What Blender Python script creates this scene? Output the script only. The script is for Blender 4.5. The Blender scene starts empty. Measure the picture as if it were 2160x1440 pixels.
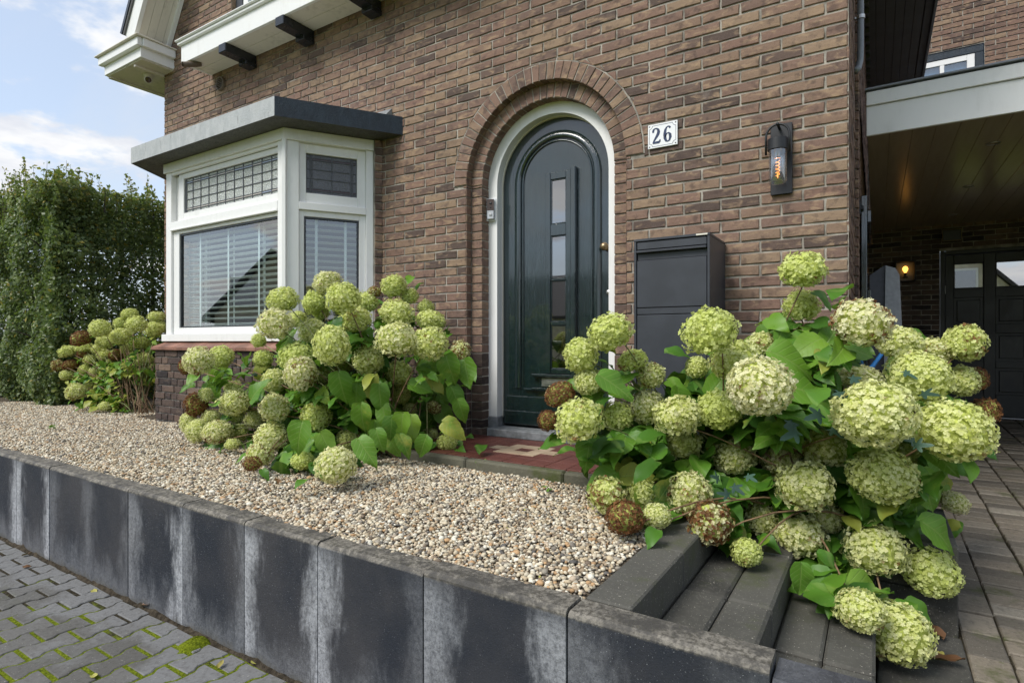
import bpy, bmesh, math, random
import numpy as np
from mathutils import Vector, Matrix, noise as mnoise

random.seed(7)
NPR = np.random.default_rng(11)
SC = bpy.context.scene
COL = SC.collection
R = math.radians

# ------------------------------------------------------------------ camera, sky, sun, exposure
EYE = 1.40
YAW = R(32.3)
FOC = 1216.0                      # focal length in pixels of the 2160 px wide photograph
cam_d = bpy.data.cameras.new("camera")
cam_d.sensor_width = 36.0
cam_d.lens = 36.0 * FOC / 2160.0
cam_d.clip_start = 0.05
cam_d.clip_end = 2000.0
cam = bpy.data.objects.new("camera", cam_d)
cam.location = (0, 0, EYE)
cam.rotation_euler = (R(90), 0, YAW)
COL.objects.link(cam)
SC.camera = cam

SUN_AZ = R(202)                   # compass-like angle, measured from +y towards +x
SUN_EL = R(48)
world = bpy.data.worlds.new("World")
SC.world = world
world.use_nodes = True
wt = world.node_tree
wt.nodes.clear()
w_out = wt.nodes.new("ShaderNodeOutputWorld")
w_bg = wt.nodes.new("ShaderNodeBackground")
w_bg.inputs["Strength"].default_value = 0.105
w_sky = wt.nodes.new("ShaderNodeTexSky")
w_sky.sky_type = 'NISHITA'
w_sky.sun_disc = False
w_sky.sun_elevation = SUN_EL
w_sky.sun_rotation = SUN_AZ
w_sky.air_density = 1.0
w_sky.dust_density = 0.6
w_tc = wt.nodes.new("ShaderNodeTexCoord")
w_sep = wt.nodes.new("ShaderNodeSeparateXYZ")
wt.links.new(w_tc.outputs["Generated"], w_sep.inputs[0])


def wmath(op, a, b=None, c=None, clamp=False):
    n = wt.nodes.new("ShaderNodeMath")
    n.operation = op
    n.use_clamp = clamp
    for i, v in enumerate((a, b, c)):
        if v is None:
            continue
        if isinstance(v, (int, float)):
            n.inputs[i].default_value = v
        else:
            wt.links.new(v, n.inputs[i])
    return n.outputs[0]


zc = wmath('ADD', wmath('MAXIMUM', w_sep.outputs[2], 0.0), 0.16)
px = wmath('DIVIDE', w_sep.outputs[0], zc)
py = wmath('DIVIDE', w_sep.outputs[1], zc)
w_comb = wt.nodes.new("ShaderNodeCombineXYZ")
wt.links.new(px, w_comb.inputs[0])
wt.links.new(py, w_comb.inputs[1])


def wnoise(scale, detail, rough, off, stretch=(1, 1, 1)):
    m = wt.nodes.new("ShaderNodeMapping")
    m.inputs["Location"].default_value = off
    m.inputs["Scale"].default_value = stretch
    wt.links.new(w_comb.outputs[0], m.inputs[0])
    n = wt.nodes.new("ShaderNodeTexNoise")
    n.inputs["Scale"].default_value = scale
    n.inputs["Detail"].default_value = detail
    n.inputs["Roughness"].default_value = rough
    wt.links.new(m.outputs[0], n.inputs["Vector"])
    return n.outputs["Fac"]


def wramp(fac, a, b):
    n = wt.nodes.new("ShaderNodeMapRange")
    n.interpolation_type = 'SMOOTHSTEP'
    n.inputs[1].default_value = a
    n.inputs[2].default_value = b
    wt.links.new(fac, n.inputs[0])
    return n.outputs[0]


cum_n = wnoise(1.15, 7, 0.58, (5.27, 2.52, 1.0))
cumulus = wramp(cum_n, 0.525, 0.585)
cirrus = wramp(wnoise(1.3, 6, 0.62, (8.3, 2.2, 4.0), (0.55, 1.6, 1)), 0.36, 0.74)
haze_low = wmath('MULTIPLY', wramp(wmath('SUBTRACT', 1.0, w_sep.outputs[2]), 0.55, 0.97), 0.88)
veil = wmath('MAXIMUM', wmath('ADD', wmath('MULTIPLY', cirrus, 0.30), 0.58), haze_low)


def wmix(f, a, b):
    n = wt.nodes.new("ShaderNodeMix")
    n.data_type = 'RGBA'
    for sock, v in ((n.inputs["Factor"], f), (n.inputs[6], a), (n.inputs[7], b)):
        if isinstance(v, tuple):
            sock.default_value = v
        else:
            wt.links.new(v, sock)
    return n.outputs[2]


cloud_col = wmix(wramp(wnoise(2.6, 5, 0.6, (1.0, 6.2, 2.0)), 0.38, 0.62), (3.2, 3.3, 3.6, 1), (4.2, 4.2, 4.2, 1))
sky_col = wmix(veil, w_sky.outputs[0], (2.9, 3.2, 3.65, 1))
wt.links.new(wmix(wmath('MULTIPLY', cumulus, 0.94), sky_col, cloud_col), w_bg.inputs["Color"])
wt.links.new(w_bg.outputs[0], w_out.inputs["Surface"])

sun_d = bpy.data.lights.new("sun", 'SUN')
sun_d.energy = 1.5
sun_d.angle = R(26)
sun_d.color = (1.0, 0.96, 0.90)
sun = bpy.data.objects.new("sun", sun_d)
sun.rotation_euler = (R(90) - SUN_EL, 0, -SUN_AZ + math.pi)
COL.objects.link(sun)

SC.view_settings.view_transform = 'Standard'
SC.view_settings.look = 'None'
SC.view_settings.exposure = 1.22
SC.view_settings.gamma = 1.0
SC.view_settings.use_curve_mapping = False
SC.render.engine = 'CYCLES'
SC.cycles.max_bounces = 6
SC.cycles.diffuse_bounces = 3
SC.cycles.glossy_bounces = 3
SC.cycles.transmission_bounces = 6
SC.cycles.transparent_max_bounces = 12
SC.cycles.caustics_reflective = False
SC.cycles.caustics_refractive = False
SC.cycles.use_denoising = True
world.cycles.sampling_method = 'MANUAL'
world.cycles.sample_map_resolution = 256

SNY, CSY = math.sin(YAW), math.cos(YAW)


def at(u, v, t):
    """point at forward distance t on the sight line through photograph pixel (u, v)"""
    r = (u - 1080.0) / FOC
    return Vector((t * (-SNY + r * CSY), t * (CSY + r * SNY), EYE + t * (720.0 - v) / FOC))


def ydir(u):
    return CSY + (u - 1080.0) / FOC * SNY


# ------------------------------------------------------------------ object helpers
def wm(o):
    m = Matrix.LocRotScale(o.location, o.rotation_euler, o.scale)
    return wm(o.parent) @ o.matrix_parent_inverse @ m if o.parent else m


def adopt(o, parent):
    if parent is not None:
        o.parent = parent
        o.matrix_parent_inverse = wm(parent).inverted()


def tag(o, label=None, cat=None, group=None, kind=None):
    if label:
        o["label"] = label
    if cat:
        o["category"] = cat
    if group:
        o["group"] = group
    if kind:
        o["kind"] = kind
    return o


def thing(name, loc, label, cat, group=None):
    o = bpy.data.objects.new(name, None)
    o.empty_display_size = 0.1
    o.location = loc
    COL.objects.link(o)
    return tag(o, label, cat, group)


def link(name, me, parent=None, mw=None):
    o = bpy.data.objects.new(name, me)
    if mw is not None:
        o.matrix_world = mw
        loc, rot, sca = mw.decompose()
        o.location, o.rotation_euler, o.scale = loc, rot.to_euler(), sca
    COL.objects.link(o)
    adopt(o, parent)
    return o


class MB:
    """collects vertices and faces, then becomes one mesh"""

    def __init__(s):
        s.v, s.f, s.mi, s.col, s.sm = [], [], [], [], []
        s.cur = (1, 1, 1)
        s.m = 0
        s.smooth = False

    def add(s, verts, faces):
        b = len(s.v)
        s.v.extend([tuple(p) for p in verts])
        s.col.extend([s.cur] * len(verts))
        for f in faces:
            s.f.append([b + i for i in f])
            s.mi.append(s.m)
            s.sm.append(s.smooth)

    def box(s, x0, x1, y0, y1, z0, z1, mw=None):
        p = [(x, y, z) for z in (z0, z1) for y in (y0, y1) for x in (x0, x1)]
        if mw is not None:
            p = [mw @ Vector(q) for q in p]
        s.add(p, [(0, 2, 3, 1), (4, 5, 7, 6), (0, 1, 5, 4), (2, 6, 7, 3), (0, 4, 6, 2), (1, 3, 7, 5)])

    def bbox(s, x0, x1, y0, y1, z0, z1, c=0.004, mw=None):
        """box with chamfered edges"""
        c = min(c, (x1 - x0) * .45, (y1 - y0) * .45, (z1 - z0) * .45)
        X, Y, Z = (x0, x1), (y0, y1), (z0, z1)
        vs, idx = [], {}
        for i in (0, 1):
            for j in (0, 1):
                for k in (0, 1):
                    sx, sy, sz = (c if i == 0 else -c), (c if j == 0 else -c), (c if k == 0 else -c)
                    for a, q in enumerate(((X[i], Y[j] + sy, Z[k] + sz), (X[i] + sx, Y[j], Z[k] + sz), (X[i] + sx, Y[j] + sy, Z[k]))):
                        idx[(i, j, k, a)] = len(vs)
                        vs.append(q)
        g = lambda i, j, k, a: idx[(i, j, k, a)]
        F = []
        for i in (0, 1):
            q = [g(i, 0, 0, 0), g(i, 1, 0, 0), g(i, 1, 1, 0), g(i, 0, 1, 0)]
            F.append(q[::-1] if i == 0 else q)
        for j in (0, 1):
            q = [g(0, j, 0, 1), g(1, j, 0, 1), g(1, j, 1, 1), g(0, j, 1, 1)]
            F.append(q if j == 0 else q[::-1])
        for k in (0, 1):
            q = [g(0, 0, k, 2), g(1, 0, k, 2), g(1, 1, k, 2), g(0, 1, k, 2)]
            F.append(q[::-1] if k == 0 else q)
        for a in (0, 1):
            for b in (0, 1):
                F.append([g(a, b, 0, 0), g(a, b, 1, 0), g(a, b, 1, 1), g(a, b, 0, 1)])
                F.append([g(a, 0, b, 0), g(a, 1, b, 0), g(a, 1, b, 2), g(a, 0, b, 2)])
                F.append([g(0, a, b, 1), g(1, a, b, 1), g(1, a, b, 2), g(0, a, b, 2)])
        for i in (0, 1):
            for j in (0, 1):
                for k in (0, 1):
                    F.append([g(i, j, k, 0), g(i, j, k, 1), g(i, j, k, 2)])
        if mw is not None:
            vs = [mw @ Vector(q) for q in vs]
        s.add(vs, F)

    def prism(s, poly, d0, d1, fn):
        """polygon (a, b) extruded from d0 to d1; fn(a, b, d) gives the point"""
        n = len(poly)
        vs = [fn(a, b, d0) for a, b in poly] + [fn(a, b, d1) for a, b in poly]
        F = [list(range(n))[::-1], [n + i for i in range(n)]]
        F += [[i, (i + 1) % n, n + (i + 1) % n, n + i] for i in range(n)]
        s.add(vs, F)

    def tube(s, pts, rad, n=8, caps=True):
        pts = [Vector(p) for p in pts]
        rad = rad if isinstance(rad, (list, tuple)) else [rad] * len(pts)
        vs = []
        prev = None
        for i, p in enumerate(pts):
            d = (pts[min(i + 1, len(pts) - 1)] - pts[max(i - 1, 0)]).normalized()
            if prev is None:
                a = d.orthogonal().normalized()
            else:
                a = (prev - d * prev.dot(d)).normalized()
            prev = a
            b = d.cross(a)
            for k in range(n):
                w = 2 * math.pi * k / n
                vs.append(p + (a * math.cos(w) + b * math.sin(w)) * rad[i])
        F = []
        for i in range(len(pts) - 1):
            for k in range(n):
                F.append([i * n + k, i * n + (k + 1) % n, (i + 1) * n + (k + 1) % n, (i + 1) * n + k])
        if caps:
            F.append(list(range(n))[::-1])
            F.append([(len(pts) - 1) * n + k for k in range(n)])
        s.add(vs, F)

    def lathe(s, prof, n, mw):
        """profile of (radius, height) about local z"""
        vs = [mw @ Vector((r * math.cos(2 * math.pi * k / n), r * math.sin(2 * math.pi * k / n), h)) for r, h in prof for k in range(n)]
        F = []
        for i in range(len(prof) - 1):
            for k in range(n):
                F.append([i * n + k, i * n + (k + 1) % n, (i + 1) * n + (k + 1) % n, (i + 1) * n + k])
        s.add(vs, F)

    def mesh(s, name, mats, normals=True):
        me = bpy.data.meshes.new(name)
        me.from_pydata(s.v, [], s.f)
        for m in (mats if isinstance(mats, (list, tuple)) else [mats]):
            me.materials.append(m)
        me.polygons.foreach_set("material_index", s.mi)
        me.polygons.foreach_set("use_smooth", s.sm)
        ca = me.color_attributes.new("tint", 'FLOAT_COLOR', 'POINT')
        a = np.ones((len(s.v), 4), dtype=np.float32)
        a[:, :3] = np.array(s.col, dtype=np.float32)
        ca.data.foreach_set("color", a.ravel())
        if normals:
            bm = bmesh.new()
            bm.from_mesh(me)
            bmesh.ops.recalc_face_normals(bm, faces=bm.faces)
            bm.to_mesh(me)
            bm.free()
        return me

    def build(s, name, mats, parent=None, mw=None, normals=True):
        return link(name, s.mesh(name, mats, normals), parent, mw)


def boxobj(name, mat, parent, x0, x1, y0, y1, z0, z1, c=0.004, mw=None):
    m = MB()
    m.bbox(x0, x1, y0, y1, z0, z1, c, mw)
    return m.build(name, mat, parent)


# ------------------------------------------------------------------ material helpers
class NT:
    def __init__(s, name):
        s.mat = bpy.data.materials.new(name)
        s.mat.use_nodes = True
        s.t = s.mat.node_tree
        s.p = s.t.nodes["Principled BSDF"]
        s.out = s.t.nodes["Material Output"]
        s.geo = None

    def n(s, kind):
        return s.t.nodes.new(kind)

    def l(s, a, b):
        s.t.links.new(a, b)

    def pos(s):
        if s.geo is None:
            s.geo = s.n("ShaderNodeNewGeometry")
        return s.geo.outputs["Position"]

    def obj(s):
        return s.n("ShaderNodeTexCoord").outputs["Object"]

    def put(s, sock, v):
        if isinstance(v, (int, float)):
            sock.default_value = v
        elif isinstance(v, (tuple, list)):
            sock.default_value = tuple(v) + ((1,) if len(v) == 3 and len(sock.default_value) == 4 else ())
        else:
            s.l(v, sock)

    def map(s, vec, loc=(0, 0, 0), rot=(0, 0, 0), scale=(1, 1, 1)):
        m = s.n("ShaderNodeMapping")
        s.l(vec, m.inputs[0])
        s.put(m.inputs["Location"], loc)
        m.inputs["Rotation"].default_value = rot
        m.inputs["Scale"].default_value = scale
        return m.outputs[0]

    def noise(s, vec, scale, detail=3, rough=0.5, dist=0.0, color=False):
        n = s.n("ShaderNodeTexNoise")
        s.l(vec, n.inputs["Vector"])
        n.inputs["Scale"].default_value = scale
        n.inputs["Detail"].default_value = detail
        n.inputs["Roughness"].default_value = rough
        n.inputs["Distortion"].default_value = dist
        return n.outputs["Color" if color else "Fac"]

    def voro(s, vec, scale, feature='F1', out="Distance"):
        n = s.n("ShaderNodeTexVoronoi")
        n.feature = feature
        s.l(vec, n.inputs["Vector"])
        n.inputs["Scale"].default_value = scale
        return n.outputs[out]

    def rng(s, fac, a, b, c=0.0, d=1.0, smooth=True):
        n = s.n("ShaderNodeMapRange")
        n.interpolation_type = 'SMOOTHSTEP' if smooth else 'LINEAR'
        s.put(n.inputs[0], fac)
        for i, v in enumerate((a, b, c, d)):
            s.put(n.inputs[i + 1], v)
        return n.outputs[0]

    def math(s, op, a, b=None, clamp=False):
        n = s.n("ShaderNodeMath")
        n.operation = op
        n.use_clamp = clamp
        s.put(n.inputs[0], a)
        if b is not None:
            s.put(n.inputs[1], b)
        return n.outputs[0]

    def mix(s, fac, a, b, mode='MIX'):
        n = s.n("ShaderNodeMix")
        n.data_type = 'RGBA'
        n.blend_type = mode
        s.put(n.inputs["Factor"], fac)
        s.put(n.inputs[6], a)
        s.put(n.inputs[7], b)
        return n.outputs[2]

    def ramp(s, fac, stops):
        n = s.n("ShaderNodeValToRGB")
        e = n.color_ramp.elements
        while len(e) < len(stops):
            e.new(0.5)
        for i, (p, c) in enumerate(stops):
            e[i].position = p
            e[i].color = tuple(c) + (1,)
        s.put(n.inputs[0], fac)
        return n.outputs["Color"]

    def sep(s, col):
        n = s.n("ShaderNodeSeparateXYZ")
        s.l(col, n.inputs[0])
        return n.outputs

    def attr(s, name):
        n = s.n("ShaderNodeAttribute")
        n.attribute_name = name
        return n.outputs["Color"]

    def objcol(s):
        return s.n("ShaderNodeObjectInfo").outputs["Color"]

    def rand(s):
        return s.n("ShaderNodeObjectInfo").outputs["Random"]

    def bump(s, h, strength=0.3, dist=0.01, normal=None):
        n = s.n("ShaderNodeBump")
        n.inputs["Strength"].default_value = strength
        n.inputs["Distance"].default_value = dist
        s.put(n.inputs["Height"], h)
        if normal is not None:
            s.l(normal, n.inputs["Normal"])
        return n.outputs[0]

    def done(s, color=None, rough=None, normal=None, metal=None, spec=None):
        if color is not None:
            s.put(s.p.inputs["Base Color"], color)
        if rough is not None:
            s.put(s.p.inputs["Roughness"], rough)
        if normal is not None:
            s.l(normal, s.p.inputs["Normal"])
        if metal is not None:
            s.put(s.p.inputs["Metallic"], metal)
        if spec is not None:
            s.p.inputs["Specular IOR Level"].default_value = spec
        return s.mat


def paint(name, col, rough=0.4, dirt=0.25, dirtcol=(0.25, 0.23, 0.19), bump=0.06, spec=0.5):
    k = NT(name)
    p = k.pos()
    n1 = k.noise(p, 3.0, 6, 0.65)
    n2 = k.noise(k.map(p, scale=(1, 1, .25)), 22.0, 5, 0.6)
    f = k.math('MULTIPLY', k.rng(k.math('MULTIPLY', n1, n2), 0.24, 0.42), dirt)
    c = k.mix(f, col, dirtcol)
    h = k.noise(p, 260.0, 3, 0.6)
    return k.done(c, k.rng(n1, 0.3, 0.7, rough - 0.06, rough + 0.1), k.bump(h, bump, 0.002), spec=spec)


def brick_mat(name, source, dark=False):
    k = NT(name)
    tint = k.attr("tint") if source == 'attr' else k.objcol()
    r1, r2, r3 = k.sep(tint)
    p = k.pos()
    off = k.n("ShaderNodeCombineXYZ")
    k.put(off.inputs[0], k.math('MULTIPLY', r2, 40.0))
    k.put(off.inputs[2], k.math('MULTIPLY', r3, 31.0))
    va = k.n("ShaderNodeVectorMath")
    va.operation = 'ADD'
    k.l(p, va.inputs[0])
    k.l(off.outputs[0], va.inputs[1])
    q = va.outputs[0]
    if dark:
        base = k.ramp(r1, [(0.0, (0.022, 0.018, 0.019)), (0.35, (0.065, 0.047, 0.040)), (0.7, (0.13, 0.088, 0.068)), (1.0, (0.18, 0.125, 0.092))])
        tan = (0.20, 0.145, 0.105)
        amt = 0.35
    else:
        base = k.ramp(r1, [(0.0, (0.098, 0.068, 0.056)), (0.22, (0.168, 0.110, 0.086)), (0.45, (0.220, 0.135, 0.102)), (0.7, (0.232, 0.153, 0.108)), (1.0, (0.275, 0.192, 0.128))])
        tan = (0.37, 0.258, 0.162)
        amt = 0.78
    st = k.noise(k.map(q, rot=(0, R(38), 0), scale=(1.0, 1.0, 3.0)), 9.5, 3.5, 0.55, 0.9)
    bl = k.noise(q, 17.0, 3, 0.55)
    c = k.mix(k.math('MULTIPLY', k.rng(st, 0.50, 0.70), amt), base, tan)
    c = k.mix(k.math('MULTIPLY', k.rng(bl, 0.50, 0.68), 0.55), c, (0.066, 0.044, 0.039))
    run = k.noise(k.map(p, scale=(1, 1, 0.22)), 1.9, 6, 0.68)
    c = k.mix(k.math('MULTIPLY', k.rng(run, 0.52, 0.74), 0.42), c, (0.050, 0.040, 0.036))
    gr = k.noise(q, 240.0, 3, 0.7)
    c = k.mix(k.math('MULTIPLY', k.rng(gr, 0.56, 0.74), 0.35), c, (0.38, 0.31, 0.25))
    c = k.mix(k.math('MULTIPLY', k.rng(gr, 0.46, 0.30), 0.45), c, (0.05, 0.035, 0.03))
    lime = k.noise(q, 4.0, 6, 0.7)
    c = k.mix(k.math('MULTIPLY', k.rng(lime, 0.60, 0.78), 0.22), c, (0.46, 0.40, 0.35))
    h = k.math('ADD', k.math('MULTIPLY', k.noise(q, 60.0, 5, 0.65), 1.0), k.math('MULTIPLY', gr, 0.4))
    return k.done(c, 0.82, k.bump(h, 0.55, 0.006), spec=0.3)


def simple(name, col, rough=0.5, metal=0.0, spec=0.5, var=0.12, scale=30.0, bump=0.1, bscale=200.0, bdist=0.002):
    k = NT(name)
    p = k.pos()
    c = k.mix(k.rng(k.noise(p, scale, 5, 0.6), 0.3, 0.7), tuple(x * (1 - var) for x in col), tuple(min(1, x * (1 + var)) for x in col))
    return k.done(c, rough, k.bump(k.noise(p, bscale, 3, 0.6), bump, bdist), metal, spec)


M = {}
M['brick'] = brick_mat("brick", 'attr')
M['brick_o'] = brick_mat("brick_single", 'obj')
M['klinker'] = brick_mat("plinth_brick", 'attr', True)
M['klinker_o'] = brick_mat("plinth_brick_single", 'obj', True)
M['mortar'] = simple("mortar", (0.31, 0.285, 0.245), 0.95, spec=0.15, var=0.42, scale=9, bump=0.6, bscale=170, bdist=0.005)
M['mortar_d'] = simple("dark_mortar", (0.22, 0.205, 0.185), 0.95, spec=0.15, var=0.3, scale=9, bump=0.6, bscale=170, bdist=0.005)
M['white'] = paint("white_paint", (0.81, 0.81, 0.79), 0.34, 0.10)
M['cream'] = paint("cream_soffit_paint", (0.70, 0.66, 0.57), 0.5, 0.3)
M['greyboard'] = paint("dark_grey_soffit", (0.10, 0.098, 0.096), 0.5, 0.3, (0.09, 0.085, 0.08))
M['black'] = paint("black_gloss_paint", (0.016, 0.018, 0.022), 0.24, 0.2, (0.08, 0.09, 0.1))
M['garageblack'] = paint("worn_black_paint", (0.020, 0.020, 0.020), 0.42, 0.3, (0.05, 0.045, 0.04))
M['anthracite'] = simple("anthracite_metal", (0.038, 0.042, 0.051), 0.42, spec=0.5, var=0.15, scale=6, bump=0.08, bscale=700, bdist=0.001)
M['lampblack'] = simple("matt_black_metal", (0.012, 0.013, 0.015), 0.48, spec=0.5, bump=0.1, bscale=800, bdist=0.001)
M['lead'] = simple("lead_came", (0.09, 0.095, 0.105), 0.5, 0.2)
M['steel'] = simple("brushed_steel", (0.50, 0.50, 0.48), 0.35, 0.9)
M['brass'] = simple("old_brass", (0.30, 0.22, 0.13), 0.35, 0.8)
M['enamel'] = simple("white_enamel", (0.82, 0.83, 0.84), 0.15, var=0.02)
M['digit'] = simple("blue_black_enamel", (0.035, 0.05, 0.10), 0.2)
M['bluestone'] = simple("bluestone", (0.21, 0.22, 0.225), 0.75, spec=0.3, var=0.3, scale=18, bump=0.3, bscale=120, bdist=0.003)
M['slat'] = simple("white_blind", (0.80, 0.82, 0.80), 0.4, var=0.02, bump=0.0)
M['room'] = simple("room_wall", (0.13, 0.125, 0.14), 0.9, var=0.1, scale=2)
M['curtain'] = simple("room_screen", (0.45, 0.48, 0.52), 0.9, var=0.1, scale=3)
M['pvc'] = simple("grey_pvc", (0.20, 0.215, 0.24), 0.38)
M['brownpipe'] = simple("brown_pvc", (0.12, 0.09, 0.06), 0.45)
M['tile_red'] = simple("red_sill_tile", (0.235, 0.115, 0.080), 0.55, spec=0.4, var=0.35, scale=5, bump=0.2)
M['asphalt'] = simple("dark_paving", (0.045, 0.043, 0.042), 0.9, spec=0.2, var=0.3, scale=40, bump=0.5, bscale=250, bdist=0.004)
M['chargerlight'] = simple("light_grey_plastic", (0.33, 0.34, 0.36), 0.4)
M['chargerdark'] = simple("dark_grey_plastic", (0.07, 0.072, 0.09), 0.45)
M['blue'] = simple("blue_rubber", (0.02, 0.16, 0.42), 0.4)
M['camera'] = simple("camera_casing", (0.60, 0.57, 0.50), 0.4, var=0.03)
M['lens'] = simple("camera_lens", (0.06, 0.035, 0.02), 0.1)
M['doorgreen'] = None
M['flap'] = M['steel']


def door_paint():
    k = NT("dark_green_gloss_paint")
    p = k.pos()
    grain = k.noise(k.map(p, scale=(1, 1, 0.06)), 70.0, 4, 0.62, 1.2)
    warp = k.noise(k.map(p, scale=(1, 1, 0.3)), 7.0, 3, 0.5)
    c = k.mix(k.rng(grain, 0.35, 0.7), (0.004, 0.014, 0.015), (0.008, 0.023, 0.023))
    lo = k.rng(k.sep(p)[2], 2.35, 1.85)
    h = k.math('ADD', k.math('MULTIPLY', grain, k.math('ADD', k.math('MULTIPLY', lo, 1.6), 0.5)), k.math('MULTIPLY', warp, 1.1))
    k.p.inputs['Coat Weight'].default_value = 1.0
    k.p.inputs['Coat Roughness'].default_value = 0.07
    k.p.inputs['Coat IOR'].default_value = 1.6
    return k.done(c, k.rng(warp, 0.3, 0.7, 0.16, 0.28), k.bump(h, 0.65, 0.010), spec=0.6)


M['doorgreen'] = door_paint()


def glass(name, col=(0.9, 0.95, 0.95), rough=0.0, alpha=0.25):
    """pane: sharp reflection over a see-through body"""
    k = NT(name)
    k.t.nodes.remove(k.p)
    tr = k.n("ShaderNodeBsdfTransparent")
    tr.inputs[0].default_value = tuple(col) + (1,)
    gl = k.n("ShaderNodeBsdfGlossy")
    gl.inputs["Roughness"].default_value = rough
    gl.inputs["Color"].default_value = (1, 1, 1, 1)
    fr = k.n("ShaderNodeFresnel")
    fr.inputs[0].default_value = 1.52
    f = k.math('ADD', k.math('MULTIPLY', fr.outputs[0], 1.3), alpha, clamp=True)
    k.pos()
    f = k.math('MULTIPLY', f, k.math('SUBTRACT', 1.0, k.geo.outputs["Backfacing"]))
    mx = k.n("ShaderNodeMixShader")
    k.l(f, mx.inputs[0])
    k.l(tr.outputs[0], mx.inputs[1])
    k.l(gl.outputs[0], mx.inputs[2])
    k.l(mx.outputs[0], k.out.inputs["Surface"])
    return k.mat


M['glass'] = glass("window_glass", alpha=0.15)
M['darkglass'] = glass("door_pane_glass", (0.35, 0.36, 0.38), 0.02, 0.25)
M['garageglass'] = glass("garage_pane_glass", (0.3, 0.3, 0.3), 0.01, 0.5)
M['skytint'] = simple("painted_sky_reflection", (0.20, 0.32, 0.52), 0.7, var=0.1)  # blue colour stands in for sky reflected in the upper garage panes
M['lampglass'] = glass("clear_lamp_glass", (0.97, 0.98, 1.0), 0.0, 0.14)


def textured_glass(name, col, amt):
    k = NT(name)
    p = k.pos()
    v = k.voro(p, 85.0)
    n = k.noise(p, 160.0, 4, 0.7)
    c = k.mix(k.rng(n, 0.35, 0.65), tuple(x * 0.55 for x in col), tuple(min(1, x * 1.35) for x in col))
    return k.done(c, 0.18, k.bump(k.math('ADD', v, n), amt, 0.006), spec=0.8)


M['cathedral'] = textured_glass("textured_pale_glass", (0.50, 0.53, 0.50), 0.8)
M['cathedral_d'] = textured_glass("textured_grey_glass", (0.095, 0.10, 0.118), 0.5)
M['barblue'] = simple("pale_blue_glass_strip", (0.34, 0.40, 0.52), 0.1)
M['barcream'] = simple("cream_glass_strip", (0.55, 0.50, 0.42), 0.1)
M['barred'] = simple("dark_red_glass_strip", (0.05, 0.012, 0.014), 0.1)


def emit(name, col, s):
    k = NT(name)
    k.t.nodes.remove(k.p)
    e = k.n("ShaderNodeEmission")
    e.inputs[0].default_value = tuple(col) + (1,)
    e.inputs[1].default_value = s
    k.l(e.outputs[0], k.out.inputs["Surface"])
    return k.mat


M['filament'] = emit("glowing_filament", (1.0, 0.32, 0.06), 1.9)
M['bulb'] = emit("glowing_bulb", (1.0, 0.42, 0.07), 1.5)


def slab_mat():
    """dark concrete panel with lime bloom down its edges"""
    k = NT("dark_concrete_panel")
    o = k.obj()
    p = k.pos()
    x, y, z = k.sep(o)
    r = k.rand()
    n1 = k.noise(k.map(p, scale=(1, 1, 0.35)), 9.0, 7, 0.7, 0.4)
    n2 = k.noise(p, 55.0, 5, 0.75)
    n3 = k.noise(p, 2.2, 4, 0.6)
    wob = k.math('MULTIPLY', k.math('SUBTRACT', n1, 0.5), 0.42)
    left = k.rng(k.math('ADD', x, wob), -0.26, -0.10, 1.0, 0.0)
    right = k.rng(k.math('ADD', x, wob), 0.13, 0.265, 0.0, 1.0)
    left = k.math('MULTIPLY', left, k.rng(r, 0.1, 0.9, 0.25, 1.0))
    right = k.math('MULTIPLY', right, k.rng(k.math('FRACT', k.math('MULTIPLY', r, 7.3)), 0.1, 0.9, 0.2, 1.0))
    edge = k.math('MAXIMUM', left, right)
    fade = k.rng(k.math('ADD', z, k.math('MULTIPLY', n1, 0.2)), 0.02, 0.16, 0.55, 1.0)
    topfade = k.rng(z, 0.59, 0.50, 0.5, 1.0)
    low = k.math('MULTIPLY', k.rng(k.math('ADD', z, k.math('MULTIPLY', n1, 0.55)), 0.50, 0.28), 0.26)
    bloom = k.math('MULTIPLY', k.math('MAXIMUM', k.math('MULTIPLY', edge, fade), low), k.rng(k.math('ADD', k.math('MULTIPLY', n2, 0.6), k.math('MULTIPLY', k.noise(p, 130.0, 5, 0.8), 0.4)), 0.34, 0.62, 0.30, 1.0))
    bloom = k.math('MULTIPLY', bloom, topfade)
    dark = k.mix(k.rng(n3, 0.3, 0.7), (0.015, 0.019, 0.028), (0.042, 0.042, 0.047))
    c = k.mix(k.math('MULTIPLY', bloom, 0.92), dark, (0.47, 0.485, 0.51))
    speck = k.rng(k.noise(p, 210.0, 2, 0.6), 0.66, 0.74)
    c = k.mix(k.math('MULTIPLY', speck, 0.5), c, (0.4, 0.42, 0.43))
    # weathered, lichen-grey top edge and soil splash at the foot
    top = k.rng(k.math('ADD', z, k.math('MULTIPLY', k.math('SUBTRACT', n2, 0.5), 0.012)), 0.578, 0.590)
    tc = k.mix(k.rng(n2, 0.38, 0.62), (0.075, 0.068, 0.056), (0.235, 0.215, 0.18))
    tc = k.mix(k.rng(k.noise(p, 11.0, 5, 0.7), 0.42, 0.66), tc, (0.06, 0.056, 0.05))
    c = k.mix(top, c, tc)
    foot = k.rng(k.math('ADD', z, k.math('MULTIPLY', n1, 0.16)), 0.13, 0.06)
    c = k.mix(k.math('MULTIPLY', foot, 0.6), c, (0.085, 0.078, 0.055))
    return k.done(c, k.rng(n2, 0.3, 0.7, 0.55, 0.85), k.bump(k.math('ADD', n2, k.math('MULTIPLY', k.noise(p, 180.0, 4, 0.7), 0.7)), 0.35, 0.005), spec=0.4)


M['panel'] = slab_mat()


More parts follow.
